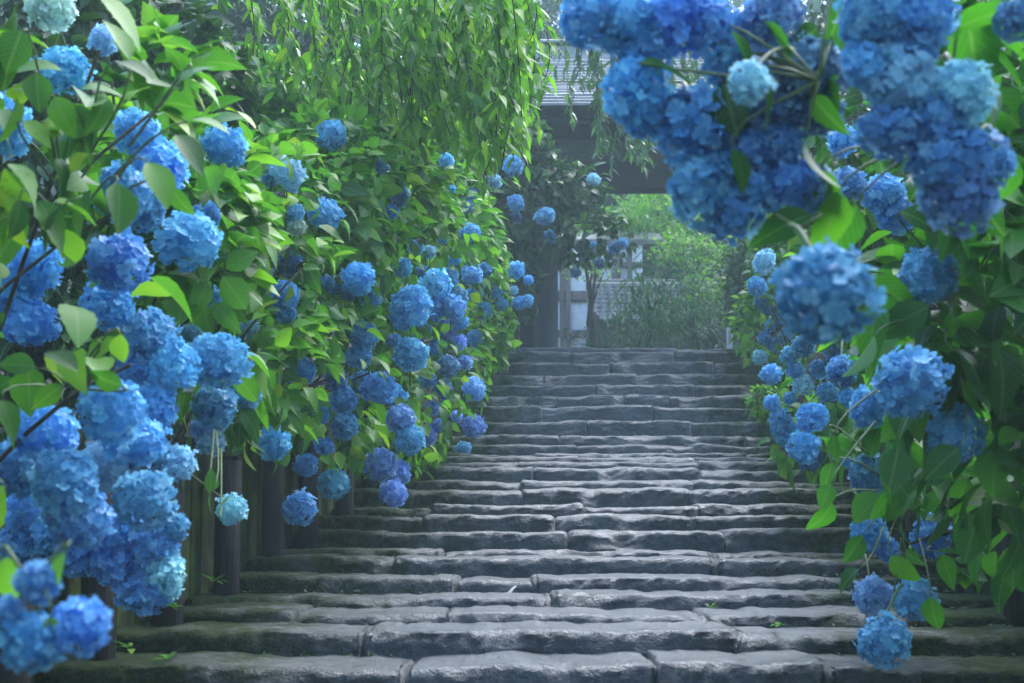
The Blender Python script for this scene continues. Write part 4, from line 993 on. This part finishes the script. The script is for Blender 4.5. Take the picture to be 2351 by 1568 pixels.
PER_HEAD = 42
PICK = set()
for pl in PLANTS:
    mine = [q for q in range(len(heads)) if heads[q][0] is pl and hr[q] * 2 > 45 and hcnt[q] > 60]
    PICK |= set(sorted(mine, key=lambda q: -hcnt[q])[:7])
for q, (pl, p, rx, rz, col, hue, lab) in enumerate(heads):
    hm, HV, HT, HUV, nf = HEADS[q % len(HEADS)]
    o = bpy.data.objects.new("flower_head", hm); COL.objects.link(o); o.parent = pl.root
    side = 1 if p[0] < left_edge(p[1]) + WIDTH / 2 else -1
    axis = Vector((side * rng.uniform(.0, .8), -rng.uniform(.3, 1.0), rng.uniform(.1, .9))).normalized()
    rot = axis.to_track_quat('Z', 'Y').to_matrix() @ Matrix.Rotation(rng.uniform(0, 6.28), 3, 'Z')
    sc = Matrix.Diagonal((rx, (rx + rz) / 2, rz))
    o.matrix_local = Matrix.Translation(Vector(p - pl.loc)) @ (sc @ rot).to_4x4()
    f = rng.uniform(.8, 1.2)
    o.color = tuple(np.clip(np.array(col[:3]) * f * (1 + rng.normal(size=3) * hue), 0, 1)) + (1,)
    if col is CREAM: o['label'] = "pale cream and blue opening flower head"
    elif col is PALE: o['label'] = "pale powder blue flower head"
    elif col is VIOLET: o['label'] = "violet blue flower head"
    if q in PICK:                                     # florets that can be told apart: each one a piece of its head
        B = np.array(o.matrix_basis); ctr = HV[np.arange(nf) * 21]
        wc = ctr @ B[:3, :3].T; see = np.array([0, 0, ZC]) - p; see /= np.linalg.norm(see)
        dot = (wc @ see) / (np.linalg.norm(wc, axis=1) + 1e-9)
        sel = np.argsort(-dot)[:PER_HEAD]
        keep = np.ones(len(HT), bool); keep[(sel[:, None] * 16 + np.arange(16)).ravel()] = False
        used = np.unique(HT[keep]); remap = np.zeros(len(HV), int); remap[used] = np.arange(len(used))
        o.data = mesh_from("flower_head", HV[used], remap[HT[keep]], HUV[used]); o.data.materials.append(M['petal'])
        for f_ in sel:
            fm, fc = floret_mesh(q % len(HEADS), int(f_))
            fo = bpy.data.objects.new("floret", fm); COL.objects.link(fo); fo.parent = o; fo.location = fc; fo.color = o.color
    # its stem, running back into the shrub
    if pl is L0: continue
    c = min(pl.ells, key=lambda e: np.linalg.norm((p - e[0]) / e[1]))[0]
    a = p + np.array([0, .02, -rz * .2]); e = a + .16 * (c - a) / (np.linalg.norm(c - a) + .05) + np.array([0, .26, -.10])
    if pl in (R1, R3, L0): a = p + np.array([0, .03, rz * .3]); e = a + np.array([rng.uniform(-.03, .12), .14, rz * .8 + rng.uniform(.03, .12)])
    st = pl.part(MB().tube(bez(a, (a + e) / 2 + np.array([0, 0, .05]), e, 6), np.linspace(.0042, .0055, 6), 6), "stem", 'stem')
    st.parent = o; st.matrix_parent_inverse = o.matrix_basis.inverted()

# ------------------------------------------------------------------ small things
P_, T_, U_ = [], [], []
def tufts(points, n, length, name, label):
    Ps, tips, ups = [], [], []
    for (xx, yy, d) in points:
        c = at(xx, yy, d)
        for q in range(n):
            Ps.append(c + rng.normal(size=3) * [.05, .05, .01]); a = rng.uniform(0, 6.28)
            tips.append((math.cos(a) * .7, math.sin(a) * .7, rng.uniform(-.6, 1.0))); ups.append((0, 0, 1))
    Ps, tips, ups = map(np.array, (Ps, tips, ups)); ups = ups + rng.normal(size=ups.shape) * .2
    o = join_leaves(name, 'needle', 'grass', Ps, frames(tips, ups), length * rng.uniform(.6, 1.2, len(Ps)), rng.integers(0, 2, len(Ps)))
    tag(o, label, kind='stuff')
tufts([(985, 1035, 11.2), (960, 1075, 10.6), (1000, 1020, 11.6), (975, 1050, 11.0)], 14, .22, "grass", "long grass blades hanging over the left step ends")
n = 16000                                             # low growth covering both banks behind the plank walls
ux = np.concatenate([rng.uniform(-7, -1.2, n // 2), rng.uniform(1.9, 8.5, n // 2)]); uy = rng.uniform(2.5, 17.5, n)
off = np.maximum(left_edge(uy) - .28 - ux, ux - left_edge(uy) - WIDTH - .28); ok = off > 0
ux, uy = ux[ok], uy[ok]; ut = rng.normal(size=(len(ux), 3)); ut[:, 2] = np.abs(ut[:, 2]) * .8
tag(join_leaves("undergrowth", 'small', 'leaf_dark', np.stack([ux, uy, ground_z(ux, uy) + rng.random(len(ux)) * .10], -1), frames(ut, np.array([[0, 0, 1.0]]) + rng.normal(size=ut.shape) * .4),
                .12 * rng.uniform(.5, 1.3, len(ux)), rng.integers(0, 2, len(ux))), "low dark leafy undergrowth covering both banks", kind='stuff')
mp, mt = [], []
for k in range(0, 17):                                # moss and tiny herbs along the foot of each riser, thick at both ends of the steps
    d, z = STEP[k]
    for q in range(150):
        e = rng.random() ** 2.2 * 1.15
        xx = left_edge(d) - .04 + e if rng.random() < .6 else left_edge(d) + WIDTH - e * .8
        mp.append((xx, d + .5 - rng.random() ** 2 * .10, z + .006 )); a = rng.uniform(0, 6.28)
        mt.append((math.cos(a), math.sin(a) - .3, rng.uniform(.1, 1.2)))
mp, mt = np.array(mp), np.array(mt)
tag(join_leaves("moss", 'small', 'leaf_dark', mp, frames(mt, np.array([[0, -.5, 1.0]]) + rng.normal(size=mt.shape) * .4), .017 * rng.uniform(.5, 1.5, len(mp)), rng.integers(0, 2, len(mp))), "tiny moss and herbs along the feet of the steps", kind='stuff')
def weed(x, y, d, n, s, label):
    c = at(x, y, d)
    pl = thing("weed_plant", c, label, "weed", "little weeds on the step ends")
    for q in range(n):
        a = rng.uniform(0, 6.28); t = np.array([[math.cos(a), math.sin(a), rng.uniform(.1, .9)]])
        Rm = frames(t, np.array([[0, 0, 1.0]]))[0]
        o = bpy.data.objects.new("leaf", proto_mesh('small', q % 2, 'leaf')); COL.objects.link(o); o.parent = pl
        m4 = np.eye(4); m4[:3, :3] = Rm * s * rng.uniform(.6, 1.2); m4[:3, 3] = t[0] * s * .4 * rng.random()
        o.matrix_local = Matrix(m4.tolist())
for k, (x_, y_, d_, s_, lab) in enumerate([(385, 1515, 5.05, .05, "little weed rooted at the left end of the lowest step"), (300, 1490, 5.0, .045, "little weed beside the nearest left post"), (400, 1395, 5.9, .04, "tiny weed at the foot of the third left post"),
                                           (490, 1335, 6.6, .05, "spreading weed at the foot of the wide left post"), (1790, 1437, 5.6, .035, "tiny weed in a joint at the right part of the second step"), (2230, 1330, 6.0, .05, "weed left of the lone right hand post"),
                                           (1630, 1395, 5.95, .03, "tiny weed in the joint of a third step stone"), (2120, 1340, 6.2, .045, "weed behind the hanging flowers on the right step ends")]):
    weed(x_, y_, d_, 9, s_, lab)
for x_, y_, d_, lab in ((1170, 1362, 6.5, "pinkish fallen petal lying on a lower step"), (1543, 842, 16.05, "white fallen petal on an upper step")):
    p = at(x_, y_, d_); me = mesh_from("fallen_petal", *[leaf_proto("p", .055, .012, .3, .2, 5)[0], leaf_proto("p", .055, .012, .3, .2, 5)[1]])
    o = link("fallen_petal", me, M['debris'], None, p); o.rotation_euler = (.9, .1, .3 * x_); tag(o, lab, "petal")

# ------------------------------------------------------------------ haze
if HAZE > 0:
    m, n, out = new_mat("mist")
    v = N(n, "ShaderNodeVolumePrincipled"); v.inputs["Density"].default_value = HAZE
    v.inputs["Color"].default_value = (.72, .93, .97, 1); v.inputs["Anisotropy"].default_value = .2
    n.links.new(v.outputs[0], out.inputs["Volume"])
    lo = float(GZ.min()) - 1.0
    hi = max(float(GZ.max()), float(WOOD[0][:, 2].max()), max(float(pl.P[:, 2].max()) for pl in PLANTS), 9.2) + .8
    hb = MB().box((0.5, 40, (lo + hi) / 2), (150, 170, hi - lo), .01)
    tag(link("haze", hb.mesh("haze"), m), "thin rain mist hanging over the whole garden", kind='stuff')
print("objects", len(bpy.data.objects))
